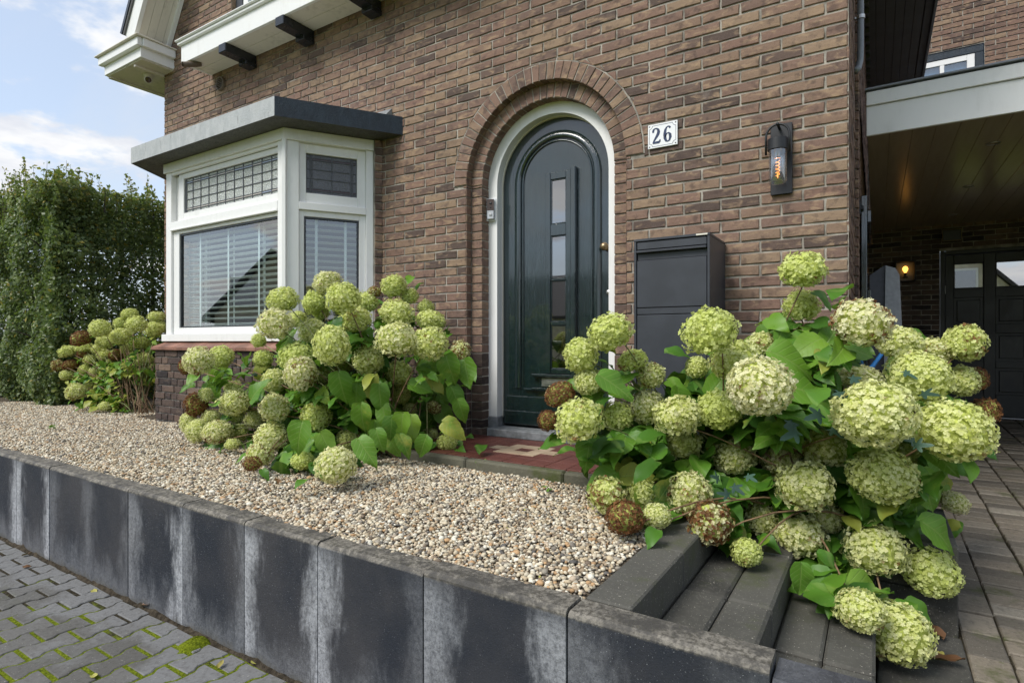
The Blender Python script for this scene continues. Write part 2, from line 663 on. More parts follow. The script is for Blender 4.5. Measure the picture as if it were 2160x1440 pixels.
def block_mat(name, a, b, speck=0.5, moss=0.15, rough=0.9):
    k = NT(name)
    p = k.pos()
    n1 = k.noise(p, 5.0, 6, 0.65)
    n2 = k.noise(p, 60.0, 5, 0.7)
    c = k.mix(k.rng(n1, 0.3, 0.7), a, b)
    c = k.mix(k.math('MULTIPLY', k.rand(), 0.8), c, tuple(x * 1.35 for x in b))
    c = k.mix(k.math('MULTIPLY', k.rng(n2, 0.5, 0.75), 0.45), c, tuple(x * 2.1 for x in b))
    sp = k.rng(k.noise(p, 150.0, 2, 0.5), 0.67, 0.72)
    c = k.mix(k.math('MULTIPLY', sp, speck), c, (0.50, 0.47, 0.40))
    m = k.math('MULTIPLY', k.rng(k.noise(p, 3.3, 6, 0.7), 0.52, 0.70), moss)
    c = k.mix(m, c, (0.060, 0.075, 0.018))
    return k.done(c, rough, k.bump(k.math('ADD', n2, k.noise(p, 300.0, 3, 0.7)), 0.4, 0.004), spec=0.3)


M['block'] = block_mat("dark_concrete_block", (0.036, 0.035, 0.031), (0.080, 0.077, 0.066), 0.6, 0.55)
M['blocktop'] = M['block']
M['kerb'] = block_mat("mossy_kerb_stone", (0.065, 0.062, 0.045), (0.11, 0.105, 0.075), 0.2, 0.95)


def paver_mat(name, stops, mossy, grey=None):
    k = NT(name)
    p = k.pos()
    r = k.rand()
    c = k.ramp(r, stops)
    big = k.noise(p, 1.7, 4, 0.6)
    if grey:
        yy = k.sep(p)[1]
        c = k.mix(k.rng(k.math('ADD', big, k.math('MULTIPLY', k.math('SUBTRACT', yy, 1.20), 0.75)), 0.46, 0.60), c, grey)
    n2 = k.noise(p, 45.0, 6, 0.72)
    c = k.mix(k.math('MULTIPLY', k.rng(n2, 0.45, 0.72), 0.5), c, (0.05, 0.045, 0.036))
    sp = k.rng(k.noise(p, 130.0, 2, 0.5), 0.68, 0.73)
    c = k.mix(k.math('MULTIPLY', sp, 0.55), c, (0.52, 0.50, 0.43))
    m = k.math('MULTIPLY', k.rng(k.noise(p, 4.0, 6, 0.72), 0.54, 0.70), mossy)
    c = k.mix(m, c, (0.055, 0.070, 0.012))
    return k.done(c, k.rng(n2, 0.3, 0.7, 0.62, 0.85), k.bump(k.math('ADD', n2, k.noise(p, 260.0, 3, 0.7)), 0.4, 0.004), spec=0.35)


M['paver'] = paver_mat("grey_concrete_paver", [(0, (0.100, 0.096, 0.086)), (0.5, (0.122, 0.118, 0.108)), (1, (0.145, 0.141, 0.132))], 0.30, (0.182, 0.182, 0.180))
M['drive'] = paver_mat("brown_grey_drive_paver", [(0, (0.11, 0.098, 0.080)), (0.4, (0.19, 0.165, 0.128)), (0.7, (0.225, 0.19, 0.145)), (1, (0.28, 0.25, 0.20))], 0.8)


def joint_mat(name, lush, sx=0.0):
    k = NT(name)
    p = k.pos()
    n = k.noise(p, 3.0, 5, 0.65)
    x, y, z = k.sep(p)
    g = k.math('ADD', n, k.math('MULTIPLY', k.math('ADD', k.math('MULTIPLY', x, 0.16), k.math('MULTIPLY', y, -0.45)), sx))
    fine = k.noise(p, 90.0, 5, 0.75)
    dirt = k.mix(k.rng(fine, 0.3, 0.7), (0.028, 0.024, 0.016), (0.10, 0.085, 0.055))
    mo = k.mix(k.rng(fine, 0.3, 0.7), (0.075, 0.105, 0.008), (0.30, 0.36, 0.022))
    c = k.mix(k.rng(g, lush, lush + 0.14), dirt, mo)
    return k.done(c, 0.95, k.bump(k.math('ADD', fine, k.noise(p, 30.0, 3, 0.6)), 1.0, 0.02), spec=0.1)


M['joint'] = joint_mat("paving_joint_moss", -0.72, 1.0)
M['joint_d'] = joint_mat("drive_joint", 0.60)
M['moss'] = joint_mat("moss_cushion", 0.30)
M['soil'] = simple("dark_soil", (0.055, 0.045, 0.032), 1.0, spec=0.1, var=0.5, scale=30, bump=1.0, bscale=60, bdist=0.02)
M['lawn'] = simple("lawn_grass", (0.13, 0.16, 0.025), 1.0, spec=0.1, var=0.5, scale=12, bump=1.0, bscale=90, bdist=0.04)
M['pebblebase'] = simple("gravel_underlay", (0.11, 0.09, 0.065), 1.0, spec=0.1, var=0.6, scale=60, bump=1.0, bscale=70, bdist=0.015)


def pebble_mat():
    k = NT("pebbles")
    p = k.pos()
    c = k.mix(k.math('MULTIPLY', k.rng(k.noise(p, 160.0, 4, 0.7), 0.4, 0.7), 0.35), k.attr("tint"), (0.30, 0.24, 0.17))
    return k.done(c, 0.72, k.bump(k.noise(p, 350.0, 3, 0.6), 0.25, 0.002), spec=0.35)


M['pebble'] = pebble_mat()


def tile_mat(name, a, b):
    k = NT(name)
    p = k.pos()
    c = k.mix(k.rng(k.noise(p, 7.0, 6, 0.65), 0.3, 0.7), a, b)
    d = k.rng(k.noise(p, 2.3, 5, 0.7), 0.50, 0.72)
    c = k.mix(k.math('MULTIPLY', d, 0.55), c, (0.035, 0.028, 0.022))
    n = k.noise(p, 140.0, 4, 0.7)
    return k.done(c, k.rng(n, 0.3, 0.7, 0.35, 0.6), k.bump(n, 0.15, 0.002), spec=0.4)


M['porch_red'] = tile_mat("red_porch_tile", (0.105, 0.034, 0.026), (0.155, 0.052, 0.038))
M['porch_cream'] = tile_mat("cream_porch_tile", (0.40, 0.30, 0.20), (0.50, 0.39, 0.27))


def slab_paint(name, a, b, streak):
    k = NT(name)
    p = k.pos()
    n = k.noise(k.map(p, scale=(1, 1, 0.5)), 12.0, 6, 0.7)
    f = k.noise(p, 70.0, 5, 0.7)
    c = k.mix(k.rng(n, 0.3, 0.7), a, b)
    c = k.mix(k.math('MULTIPLY', k.rng(k.noise(k.map(p, scale=(1, 1, 0.2)), 30.0, 4, 0.7), 0.60, 0.72), streak), c, (0.06, 0.055, 0.05))
    return k.done(c, k.rng(f, 0.3, 0.7, 0.45, 0.75), k.bump(f, 0.6, 0.008), spec=0.45)


M['canopygrey'] = slab_paint("slab_light_grey", (0.36, 0.38, 0.385), (0.46, 0.475, 0.475), 0.5)  # light grey for slab front, top and left; right face is darker
M['canopydark'] = slab_paint("dark_blue_black_paint", (0.010, 0.018, 0.028), (0.020, 0.034, 0.050), 0.0)
M['canopyunder'] = slab_paint("dark_grey_underside", (0.055, 0.055, 0.052), (0.10, 0.10, 0.095), 0.3)  # slab underside in a darker grey than the front


def carport_ceiling():
    k = NT("brown_lacquered_boards")
    p = k.pos()
    n = k.noise(k.map(p, scale=(1, .08, 1)), 30.0, 4, 0.6)
    c = k.mix(k.rng(n, 0.3, 0.7), (0.36, 0.30, 0.23), (0.40, 0.335, 0.26))
    return k.done(c, 0.22, k.bump(k.noise(p, 25.0, 4, 0.6), 0.12, 0.004), spec=0.5)


M['ceiling'] = carport_ceiling()


def leaf_mat(name, greens, yellow, trans=0.30, veins=True, rough=0.45):
    """object colour: r = hue pick, g = yellowing"""
    k = NT(name)
    o = k.obj()
    col = k.sep(k.objcol())
    tint = k.sep(k.attr("tint"))
    pick = k.math('MULTIPLY', col[0], tint[0])
    yel = k.math('MULTIPLY', col[1], tint[1])
    c = k.ramp(pick, greens)
    x, y, z = k.sep(o)
    n = k.noise(k.pos(), 14.0, 5, 0.7)
    edge = k.rng(k.math('ADD', n, k.math('MULTIPLY', yel, 0.62)), 0.72, 0.98)
    c = k.mix(edge, c, yellow)
    c = k.mix(k.math('MULTIPLY', k.rng(k.noise(k.pos(), 38.0, 3, 0.6), 0.66, 0.74), k.rng(yel, 0.15, 0.6)), c, (0.09, 0.04, 0.015))
    nrm = None
    if veins:
        ax = k.math('ABSOLUTE', x)
        w = k.n("ShaderNodeTexWave")
        w.wave_type = 'BANDS'
        cb = k.n("ShaderNodeCombineXYZ")
        k.put(cb.inputs[0], k.math('SUBTRACT', y, k.math('MULTIPLY', ax, 0.75)))
        k.l(cb.outputs[0], w.inputs["Vector"])
        w.inputs["Scale"].default_value = 1.9
        side = k.rng(w.outputs["Fac"], 0.90, 1.0)
        mid = k.rng(ax, 0.035, 0.0)
        vein = k.math('MAXIMUM', mid, k.math('MULTIPLY', side, 0.6))
        c = k.mix(k.math('MULTIPLY', vein, 0.55), c, (0.26, 0.38, 0.09))
        h = k.math('SUBTRACT', k.math('MULTIPLY', k.noise(o, 9.0, 3, 0.6), 0.5), vein)
        nrm = k.bump(h, 0.35, 0.006)
    k.done(c, rough, nrm, spec=0.4)
    tr = k.n("ShaderNodeBsdfTranslucent")
    k.put(tr.inputs["Color"], k.mix(0.5, c, (0.22, 0.34, 0.03)))
    mx = k.n("ShaderNodeMixShader")
    mx.inputs[0].default_value = trans
    k.l(k.p.outputs[0], mx.inputs[1])
    k.l(tr.outputs[0], mx.inputs[2])
    k.l(mx.outputs[0], k.out.inputs["Surface"])
    return k.mat


GREENS = [(0.0, (0.030, 0.090, 0.014)), (0.4, (0.080, 0.210, 0.021)), (0.75, (0.155, 0.315, 0.030)), (1.0, (0.24, 0.37, 0.04))]
M['leaf'] = leaf_mat("hydrangea_leaf", GREENS, (0.34, 0.37, 0.06))
M['vineleaf'] = leaf_mat("vine_leaf", [(0, (0.022, 0.055, 0.042)), (1, (0.05, 0.11, 0.075))], (0.1, 0.14, 0.05), 0.2, False)
M['hedgeleaf'] = leaf_mat("hedge_leaf", [(0.0, (0.060, 0.092, 0.042)), (0.35, (0.120, 0.175, 0.066)), (0.7, (0.20, 0.25, 0.085)), (0.9, (0.28, 0.30, 0.075)), (1.0, (0.38, 0.30, 0.06))], (0.35, 0.28, 0.05), 0.35, False, 0.4)
M['deadleaf'] = leaf_mat("dead_leaf", [(0, (0.10, 0.045, 0.022)), (0.5, (0.19, 0.10, 0.05)), (1, (0.42, 0.40, 0.10))], (0.3, 0.2, 0.06), 0.1, False)
M['stem'] = simple("brown_stem", (0.20, 0.125, 0.065), 0.7, var=0.4, scale=30)
M['greenstem'] = simple("green_stem", (0.20, 0.22, 0.08), 0.6, var=0.4, scale=30)
M['bark'] = simple("hedge_bark", (0.045, 0.036, 0.028), 0.9, var=0.4, scale=20)


def flower_mat():
    """object colour: r = cream, g = browning, b = greenness; tint: per floret random"""
    k = NT("hydrangea_floret")
    oc = k.sep(k.objcol())
    tn = k.sep(k.attr("tint"))
    o = k.obj()
    lime = k.mix(tn[0], (0.66, 0.70, 0.20), (0.82, 0.84, 0.40))
    lime = k.mix(k.math('MULTIPLY', oc[2], 0.75), lime, (0.54, 0.66, 0.13))
    cream = k.mix(tn[0], (0.78, 0.73, 0.44), (0.88, 0.85, 0.62))
    c = k.mix(k.math('ADD', oc[0], k.math('MULTIPLY', k.math('SUBTRACT', tn[1], 0.5), 0.5), clamp=True), lime, cream)
    brown = k.mix(tn[1], (0.11, 0.042, 0.018), (0.33, 0.155, 0.06))
    seed = k.n("ShaderNodeObjectInfo").outputs["Random"]
    v = k.n("ShaderNodeVectorMath")
    v.operation = 'ADD'
    k.l(o, v.inputs[0])
    cb = k.n("ShaderNodeCombineXYZ")
    k.put(cb.inputs[0], k.math('MULTIPLY', seed, 57.0))
    k.l(cb.outputs[0], v.inputs[1])
    nz = k.noise(v.outputs[0], 1.15, 2, 0.5)
    f = k.math('ADD', k.math('MULTIPLY', nz, 0.85), k.math('MULTIPLY', tn[2], 0.34))
    thr = k.math('SUBTRACT', 1.0, k.math('MULTIPLY', oc[1], 0.85))
    c = k.mix(k.rng(k.math('SUBTRACT', f, thr), -0.07, 0.07), c, brown)
    k.done(c, 0.65, spec=0.25)
    tr = k.n("ShaderNodeBsdfTranslucent")
    k.put(tr.inputs["Color"], c)
    mx = k.n("ShaderNodeMixShader")
    mx.inputs[0].default_value = 0.36
    k.l(k.p.outputs[0], mx.inputs[1])
    k.l(tr.outputs[0], mx.inputs[2])
    k.l(mx.outputs[0], k.out.inputs["Surface"])
    return k.mat


M['floret'] = flower_mat()
M['floret_core'] = simple("flower_head_core", (0.40, 0.45, 0.10), 0.9, var=0.3, scale=60)

# ------------------------------------------------------------------ main measures (metres; camera stands over the origin)
F = 3.70                       # front wall face
XL, XR = -7.38, -0.13          # its ends
CO = 0.0693                    # brick course
ZS = 1.308                     # top of the soldier course over the plinth
PITCH = 0.228
GZ = 0.605                     # gravel level
DCX, DZS = -2.10, 2.648        # door centre line, arch springing
R_IN, R_MID, R_OUT = 0.566, 0.673, 0.792
WY = 1.53                      # face of the retaining wall
BC = Vector((-4.17, 3.048, 0))  # bay: front right corner
BD = Vector((0.545, 0.838, 0)).normalized()
BLX = -6.052


def drive_z(y):
    return 0.17 + 0.034 * (y - 3.04)


# ------------------------------------------------------------------ bricks
def brick_geo(w, h, depth=0.016, jit=0.0024, w0=None, rnd=random, wt=None):
    """one brick lying in the local xz plane, front towards -y; wt = (x0 top, x1 top) for a cut brick"""
    x0, x1 = -w / 2, w / 2
    t0, t1 = wt if wt else (x0, x1)
    z0, z1 = -h / 2, h / 2
    j = lambda: rnd.uniform(-jit, jit)
    ring = [(x0, z0), ((x0 + x1) / 2, z0), (x1, z0), ((x1 + t1) / 2, 0), (t1, z1), ((t0 + t1) / 2, z1), (t0, z1), ((x0 + t0) / 2, 0)]
    ring = [(x + j(), z + j()) for x, z in ring]
    cx = sum(p[0] for p in ring) / 8
    c = 0.0032
    inner = []
    for x, z in ring:
        inner.append((x + (c if x < cx - 1e-3 and abs(x - cx) > w * .2 else -c if abs(x - cx) > w * .2 else 0), z + (c if z < -h * .2 else -c if z > h * .2 else 0)))
    vs = [(x, rnd.uniform(-0.0014, 0.0014), z) for x, z in inner]
    vs += [(x, 0.0034, z) for x, z in ring]
    vs += [(x, depth, z) for x, z in ring]
    Fs = [list(range(8))]
    for i in range(8):
        k = (i + 1) % 8
        Fs.append([i, i + 8, k + 8, k])
        Fs.append([i + 8, i + 16, k + 16, k + 8])
    return vs, Fs


def variants(name, w, h, n, mat):
    out = []
    for i in range(n):
        m = MB()
        m.add(*brick_geo(w, h))
        out.append(m.mesh(name, mat))
    return out


class Wall:
    """a brick panel: origin o, unit direction ax along the course, n outward; bricks listed, later split into single pieces and a joined rest"""

    def __init__(s, o, ax, n):
        s.o, s.ax, s.n = Vector(o), Vector(ax), Vector(n)
        s.L = []

    def frame(s, a, z, off=0.0):
        p = s.o + s.ax * a + s.n * off
        x, y = s.ax, -s.n
        return Matrix(((x.x, y.x, 0, p.x), (x.y, y.y, 0, p.y), (x.z, y.z, 1, z), (0, 0, 0, 1)))

    def course(s, z0, h, a0, a1, shift, cuts=None, pitch=PITCH, mix=0.0, lead=None, dark=False):
        """cuts: list of functions z -> (lo, hi) | None giving a forbidden span at height z"""
        zb, zt = z0 + 0.0056, z0 + h - 0.0056
        spans_b, spans_t = [(a0, a1)], [(a0, a1)]
        for cfn in cuts or []:
            rs = [cfn(zb), cfn(zt)]
            if (rs[0] is None) != (rs[1] is None):
                rs = [None, None] if cfn((zb + zt) / 2) is None else [cfn((zb + zt) / 2)] * 2
            for sp, r in ((spans_b, rs[0]), (spans_t, rs[1])):
                if r is None:
                    continue
                new = []
                for p, q in sp:
                    if r[1] <= p or r[0] >= q:
                        new.append((p, q))
                    else:
                        if r[0] > p:
                            new.append((p, r[0]))
                        if r[1] < q:
                            new.append((r[1], q))
                sp[:] = new
        # walk the joints
        js = [a0 - 9.0]
        x = a1 - shift
        joints = [a1]
        while x > a0:
            joints.append(x)
            x -= (pitch / 2 if random.random() < mix else pitch)
        joints.append(a0)
        joints = joints[::-1]
        for i in range(len(joints) - 1):
            p, q = joints[i] + 0.0062, joints[i + 1] - 0.0062
            for k in range(max(len(spans_b), len(spans_t))):
                if len(spans_b) == len(spans_t):
                    bl, bh = max(p, spans_b[k][0] + 0.004), min(q, spans_b[k][1] - 0.004)
                    tl, th = max(p, spans_t[k][0] + 0.004), min(q, spans_t[k][1] - 0.004)
                elif len(spans_b) < len(spans_t):
                    tl, th = max(p, spans_t[k][0] + 0.004), min(q, spans_t[k][1] - 0.004)
                    bl, bh = tl, th
                else:
                    bl, bh = max(p, spans_b[k][0] + 0.004), min(q, spans_b[k][1] - 0.004)
                    tl, th = bl, bh
                if bh - bl < 0.008 and th - tl < 0.008:
                    continue
                if bh - bl < 0.006:
                    bh = bl + 0.006
                if th - tl < 0.006:
                    th = tl + 0.006
                s.L.append((bl, bh, tl, th, zb, zt, dark))

    def flush(s, parent, single, keep_near, mats, mats_o, vkey):
        """single: how many of the bricks largest in the picture become pieces of their own"""
        items = []
        for b in s.L:
            c = s.o + s.ax * ((b[0] + b[1]) / 2)
            d = math.hypot(c.x, c.y)
            full = abs(b[0] - b[2]) < 1e-6 and abs(b[1] - b[3]) < 1e-6
            items.append((keep_near(c, (b[4] + b[5]) / 2), d, full, b))
        vis = sorted([it for it in items if it[0]], key=lambda t: t[1])[:single]
        ids = set(id(it[3]) for it in vis)
        joined = [MB(), MB()]
        for ok, d, full, b in items:
            w, h = b[1] - b[0], b[5] - b[4]
            tint = (min(1, max(0, random.gauss(0.5, 0.32))), random.random(), random.random())
            dk = 1 if b[6] else 0
            cx = (b[0] + b[1]) / 2
            mw = s.frame(cx, (b[4] + b[5]) / 2, random.uniform(-0.0015, 0.002))
            if id(b) in ids:
                if full and (abs(w - (PITCH - .0124)) < 0.004 or abs(w - (PITCH / 2 - .0124)) < 0.004) and abs(h - (CO - .0124)) < 0.003:
                    key = (vkey, dk, 'w' if w > .15 else 'h')
                    if key not in VAR:
                        VAR[key] = variants("brick", (PITCH - .0124) if w > .15 else (PITCH / 2 - .0124), CO - .0124, 7 if w > .15 else 4, mats_o[dk])
                    me = random.choice(VAR[key])
                else:
                    m = MB()
                    m.add(*brick_geo(w, h, wt=(b[2] - cx, b[3] - cx)))
                    me = m.mesh("brick", mats_o[dk])
                o = link("brick", me, parent, mw)
                o.color = (*tint, 1)
            else:
                m = joined[dk]
                vs, fs = brick_geo(w, h, wt=(b[2] - cx, b[3] - cx))
                m.cur = tint
                m.add([mw @ Vector(v) for v in vs], fs)
        for dk, nm in ((0, "brickwork"), (1, "plinth_brickwork")):
            if joined[dk].v:
                o = joined[dk].build(nm, mats[dk], parent)
                o["kind"] = "stuff"


VAR = {}
BM, BMO = (M['brick'], M['klinker']), (M['brick_o'], M['klinker_o'])


def in_view(c, z, marg=60):
    dx, dy, dz = c.x, c.y, z - EYE
    t = -dx * SNY + dy * CSY
    if t < 0.3:
        return False
    r = dx * CSY + dy * SNY
    u, v = 1080 + FOC * r / t, 720 - FOC * dz / t
    return -marg < u < 2160 + marg and -marg < v < 1440 + marg


house = thing("brick_house", (-3.75, F, GZ), "brown brick house with arched green front door and white bay window", "house")

# ---- front wall: mortar body with a door hole and a bay hole
WT = 0.30
MY = F + 0.0075


def arc(cx, cz, r, a0, a1, n):
    return [(cx + r * math.cos(a0 + (a1 - a0) * i / n), cz + r * math.sin(a0 + (a1 - a0) * i / n)) for i in range(n + 1)]


def sheet_with_holes(name, outer, holes, y, mat, parent):
    from mathutils.geometry import tessellate_polygon
    loops = [[Vector((x, z, 0)) for x, z in outer]] + [[Vector((x, z, 0)) for x, z in h] for h in holes]
    tris = tessellate_polygon(loops)
    flat = [p for l in loops for p in l]
    m = MB()
    m.add([(p.x, y, p.y) for p in flat], [list(t) for t in tris])
    return m.build(name, mat, parent, normals=False)


ZTOP = 8.2
GAB = [(XL, 0.0), (XR, 0.0), (XR, 4.9), (-3.75, 9.5), (XL, 4.9)]
door_hole = [(DCX - R_MID, 0.55)] + [(DCX + R_MID, 0.55)] + arc(DCX, DZS, R_MID, 0, math.pi, 28)
BAY0, BAY1 = -6.50, -3.72
bay_hole = [(BAY0 + .1, 1.2), (BAY1 - .1, 1.2), (BAY1 - .1, 3.15), (BAY0 + .1, 3.15)]
up_win = [(-5.98, 4.75), (-1.6, 4.75), (-1.6, 6.2), (-5.98, 6.2)]
front_wall = sheet_with_holes("front_wall", GAB, [door_hole, bay_hole, up_win], MY, M['mortar'], house)


def arch_cut(z):
    if z <= DZS - 0.02:
        return (DCX - R_MID, DCX + R_MID)
    if z <= DZS:
        return (DCX - R_OUT, DCX + R_OUT)
    d = z - DZS
    if d >= R_OUT + 0.004:
        return None
    w = math.sqrt((R_OUT + 0.004) ** 2 - d * d)
    return (DCX - w, DCX + w)


def bay_cut(z):
    return (BAY0, BAY1) if z < 3.26 else None


def up_cut(z):
    return (-5.98, -1.6) if z > 4.75 else None


def poly_brick(pts, depth=.016, c=.003):
    n = len(pts)
    cx, cz_ = sum(p[0] for p in pts) / n, sum(p[1] for p in pts) / n
    inn = []
    for x, z in pts:
        l = math.hypot(x - cx, z - cz_)
        inn.append((x - (x - cx) / l * c, z - (z - cz_) / l * c))
    vs = [(x, 0, z) for x, z in inn] + [(x, .003, z) for x, z in pts] + [(x, depth, z) for x, z in pts]
    fs = [list(range(n))]
    for i in range(n):
        q = (i + 1) % n
        fs += [[i, i + n, q + n, q], [i + n, i + 2 * n, q + 2 * n, q + n]]
    return vs, fs


fw = Wall((0, F, 0), (1, 0, 0), (0, -1, 0))
CROWN = []
k = 0
z = ZS
while z < 6.0:
    cut = arch_cut
    lo, hi = arch_cut(z + .006), arch_cut(z + CO - .006)
    if lo is not None and hi is None:
        cut = lambda zz, lo=lo: lo
        CROWN.append((z, lo))
    fw.course(z, CO, XL, XR, PITCH if k % 2 else PITCH / 2, [cut, bay_cut, up_cut])
    z += CO
    k += 1
# soldier-like header course and the dark plinth under it
x = XR
while x > XL:
    p, q = x - 0.065, x
    if not (arch_cut(1.2)[0] - .03 < (p + q) / 2 < arch_cut(1.2)[1] + .03) and not (BAY0 < (p + q) / 2 < BAY1):
        fw.L.append((p + .0045, q - .0045, p + .0045, q - .0045, ZS - 0.112, ZS - 0.006, True))
    x -= 0.065
z = ZS - 0.117 - CO
k = 0
while z > 0.1:
    fw.course(z, CO, XL, XR, PITCH if k % 2 else PITCH / 2, [arch_cut, bay_cut], mix=0.35, dark=True)
    z -= CO
    k += 1
for zc0, (xa, xb) in CROWN:
    nb = max(2, round((xb - xa) / .125))
    for i in range(nb):
        p, q = xa + (xb - xa) * i / nb + .006, xa + (xb - xa) * (i + 1) / nb - .006
        arcz = lambda x: DZS + math.sqrt(max(0, (R_OUT + .006) ** 2 - (x - DCX) ** 2))
        pts = [(p, max(zc0 + .006, arcz(p))), ((p + q) / 2, max(zc0 + .006, arcz((p + q) / 2))), (q, max(zc0 + .006, arcz(q))), (q, zc0 + CO - .006), (p, zc0 + CO - .006)]
        if min(a[1] for a in pts[:3]) > zc0 + CO - .012:
            continue
        pts = [(a, min(b, zc0 + CO - .009)) if j < 3 else (a, b) for j, (a, b) in enumerate(pts)]
        m = MB()
        m.add(*poly_brick(pts))
        o = m.build("brick", M['brick_o'], front_wall, Matrix.Translation((0, F, 0)))
        o.color = (random.gauss(.5, .2), random.random(), random.random(), 1)
fw.flush(front_wall, 294, lambda c, zz: in_view(c, zz) and zz > 0.62, BM, BMO, 'f')

# ---- arch rings and stepped jambs
ring = MB()


def ring_sheet(mb, r0, r1, y, n=36):
    a = arc(DCX, DZS, r0, 0, math.pi, n)
    b = arc(DCX, DZS, r1, 0, math.pi, n)
    mb.add([(x, y, z) for x, z in a] + [(x, y, z) for x, z in b], [[i, i + 1, n + 2 + i, n + 1 + i] for i in range(n)])


ring_sheet(ring, R_MID - .004, R_OUT + .010, F + 0.0015)
ring_sheet(ring, R_IN - .006, R_MID + .004, F + 0.067)
# reveals of mortar (soffit of the arch and jambs)
for r, y0, y1 in ((R_MID - .0, F + .0015, F + .072), (R_IN, F + .067, F + .30)):
    n = 36
    pts = [(DCX + r, 0.6)] + arc(DCX, DZS, r, 0, math.pi, n) + [(DCX - r, 0.6)]
    ring.add([(x, y0, z) for x, z in pts] + [(x, y1, z) for x, z in pts], [[i, i + 1, len(pts) + i + 1, len(pts) + i] for i in range(len(pts) - 1)])
for sx in (-1, 1):
    xa, xb = sorted((DCX + sx * (R_IN), DCX + sx * (R_MID + .002)))
    ring.add([(xa, F + .071, .6), (xb, F + .071, .6), (xb, F + .071, DZS), (xa, F + .071, DZS)], [(0, 1, 2, 3)])
arch = ring.build("door_arch", M['mortar'], house, normals=False)


def wedge_mesh(r0, r1, half, depth, soff):
    m = MB()
    j = lambda: random.uniform(-.0013, .0013)
    h0, h1 = half * r0 - .0042, half * r1 - .0042
    a = [(-h0, r0), (h0, r0), (h1, r1), (-h1, r1)]
    c = .003
    inn = [(-h0 + c, r0 + c), (h0 - c, r0 + c), (h1 - c, r1 - c), (-h1 + c, r1 - c)]
    vs = [(x + j(), j(), z + j()) for x, z in inn] + [(x + j(), .003, z + j()) for x, z in a] + [(x, depth, z) for x, z in a]
    fs = [[0, 1, 2, 3]]
    for i in range(4):
        q = (i + 1) % 4
        fs += [[i, i + 4, q + 4, q], [i + 4, i + 8, q + 8, q + 4]]
    m.add(vs, fs)
    return m.mesh("brick", M['brick_o'])


for r0, r1, y, dep, n in ((R_MID - .005, R_OUT - .002, F - .005, .07, 36), (R_IN - .005, R_MID - .006, F + .062, .09, 31)):
    half = math.pi / n / 2
    ms = [wedge_mesh(r0, r1, half, dep, 0) for _ in range(5)]
    for i in range(n):
        ang = (i + .5) * math.pi / n
        mw = Matrix.Translation((DCX, y + random.uniform(-.0015, .0015), DZS)) @ Matrix.Rotation(-(ang - math.pi / 2) + random.uniform(-.003, .003), 4, 'Y')
        o = link("brick", random.choice(ms), arch, mw)
        o.color = (min(1, max(0, random.gauss(.42, .2))), random.random(), random.random(), 1)

# jamb quoins: inner order (x from R_IN to R_MID, front at F+.062) and the outer reveal ends
for sx in (-1, 1):
    z = ZS
    zs = []
    while z < DZS - .01:
        zs.append((z + .005, min(z + CO, DZS) - .004, False))
        z += CO
    zs.append((ZS - .112, ZS - .006, True))
    z = ZS - .117 - CO
    while z > .6:
        zs.append((z + .005, z + CO - .005, True))
        z -= CO
    for z0, z1, dk in zs:
        xa, xb = DCX + sx * (R_IN - .004), DCX + sx * (R_MID - .009)
        xa, xb = min(xa, xb), max(xa, xb)
        m = MB()
        m.bbox(xa, xb, F + .062 + random.uniform(-.0015, .0015), F + .16, z0, z1, .003)
        o = m.build("brick", BMO[1 if dk else 0], arch)
        o.color = (min(1, max(0, random.gauss(.42, .2))), random.random(), random.random(), 1)
        # the end of the outer leaf seen in the reveal
        xa, xb = DCX + sx * (R_MID - .004), DCX + sx * (R_MID + .03)
        xa, xb = min(xa, xb), max(xa, xb)
        m = MB()
        m.bbox(xa, xb, F + .0035, F + .066, z0, z1, .002)
        o = m.build("brick", BMO[1 if dk else 0], arch)
        o.color = (min(1, max(0, random.gauss(.42, .2))), random.random(), random.random(), 1)

# ---- side wall towards the drive
side_wall = MB()
side_wall.box(-0.6, XR - .011, F + .012, 4.78, 0.0, 5.0)
side_wall.box(-0.6, -0.118, 4.791, 9.79, 0.0, 5.0)
side_wall.box(XR - .011, -0.118, 4.792, 4.80, 0.0, 5.0)
side_wall = side_wall.build("side_wall", M['mortar_d'], house)
sw = Wall((XR, F, 0), (0, 1, 0), (1, 0, 0))
sw2 = Wall((-0.107, 4.78, 0), (0, 1, 0), (1, 0, 0))
sw3 = Wall((-0.13, 4.78, 0), (1, 0, 0), (0, -1, 0))
z, k = ZS, 0
while z < 4.75:
    sw.course(z, CO, 0.0, 1.08, .076 if k % 2 else .19)
    sw2.course(z, CO, 0.0, 5.0, .1 if k % 2 else .2)
    sw3.L.append((0.0, 0.023, 0.0, 0.023, z + .005, z + CO - .005, False))
    z += CO
    k += 1
z, k = ZS - CO, 0
while z > 0.15:
    sw.course(z, CO, 0.0, 1.08, .076 if k % 2 else .19, dark=True)
    sw2.course(z, CO, 0.0, 5.0, .1 if k % 2 else .2, dark=True)
    sw3.L.append((0.0, 0.023, 0.0, 0.023, z + .005, z + CO - .005, True))
    z -= CO
    k += 1
jm = [MB(), MB()]
for wl in (sw, sw2, sw3):
    for b in wl.L:
        cx = (b[0] + b[1]) / 2
        mw = wl.frame(cx, (b[4] + b[5]) / 2, random.uniform(-.002, .003))
        vs, fs = brick_geo(b[1] - b[0], b[5] - b[4])
        mm = jm[1 if b[6] else 0]
        mm.cur = (min(1, max(0, random.gauss(.3, .2))), random.random(), random.random())
        mm.add([mw @ Vector(v) for v in vs], fs)
for i, nm in ((0, "brickwork"), (1, "plinth_brickwork")):
    o = jm[i].build(nm, BM[i], side_wall)
    o["kind"] = "stuff"

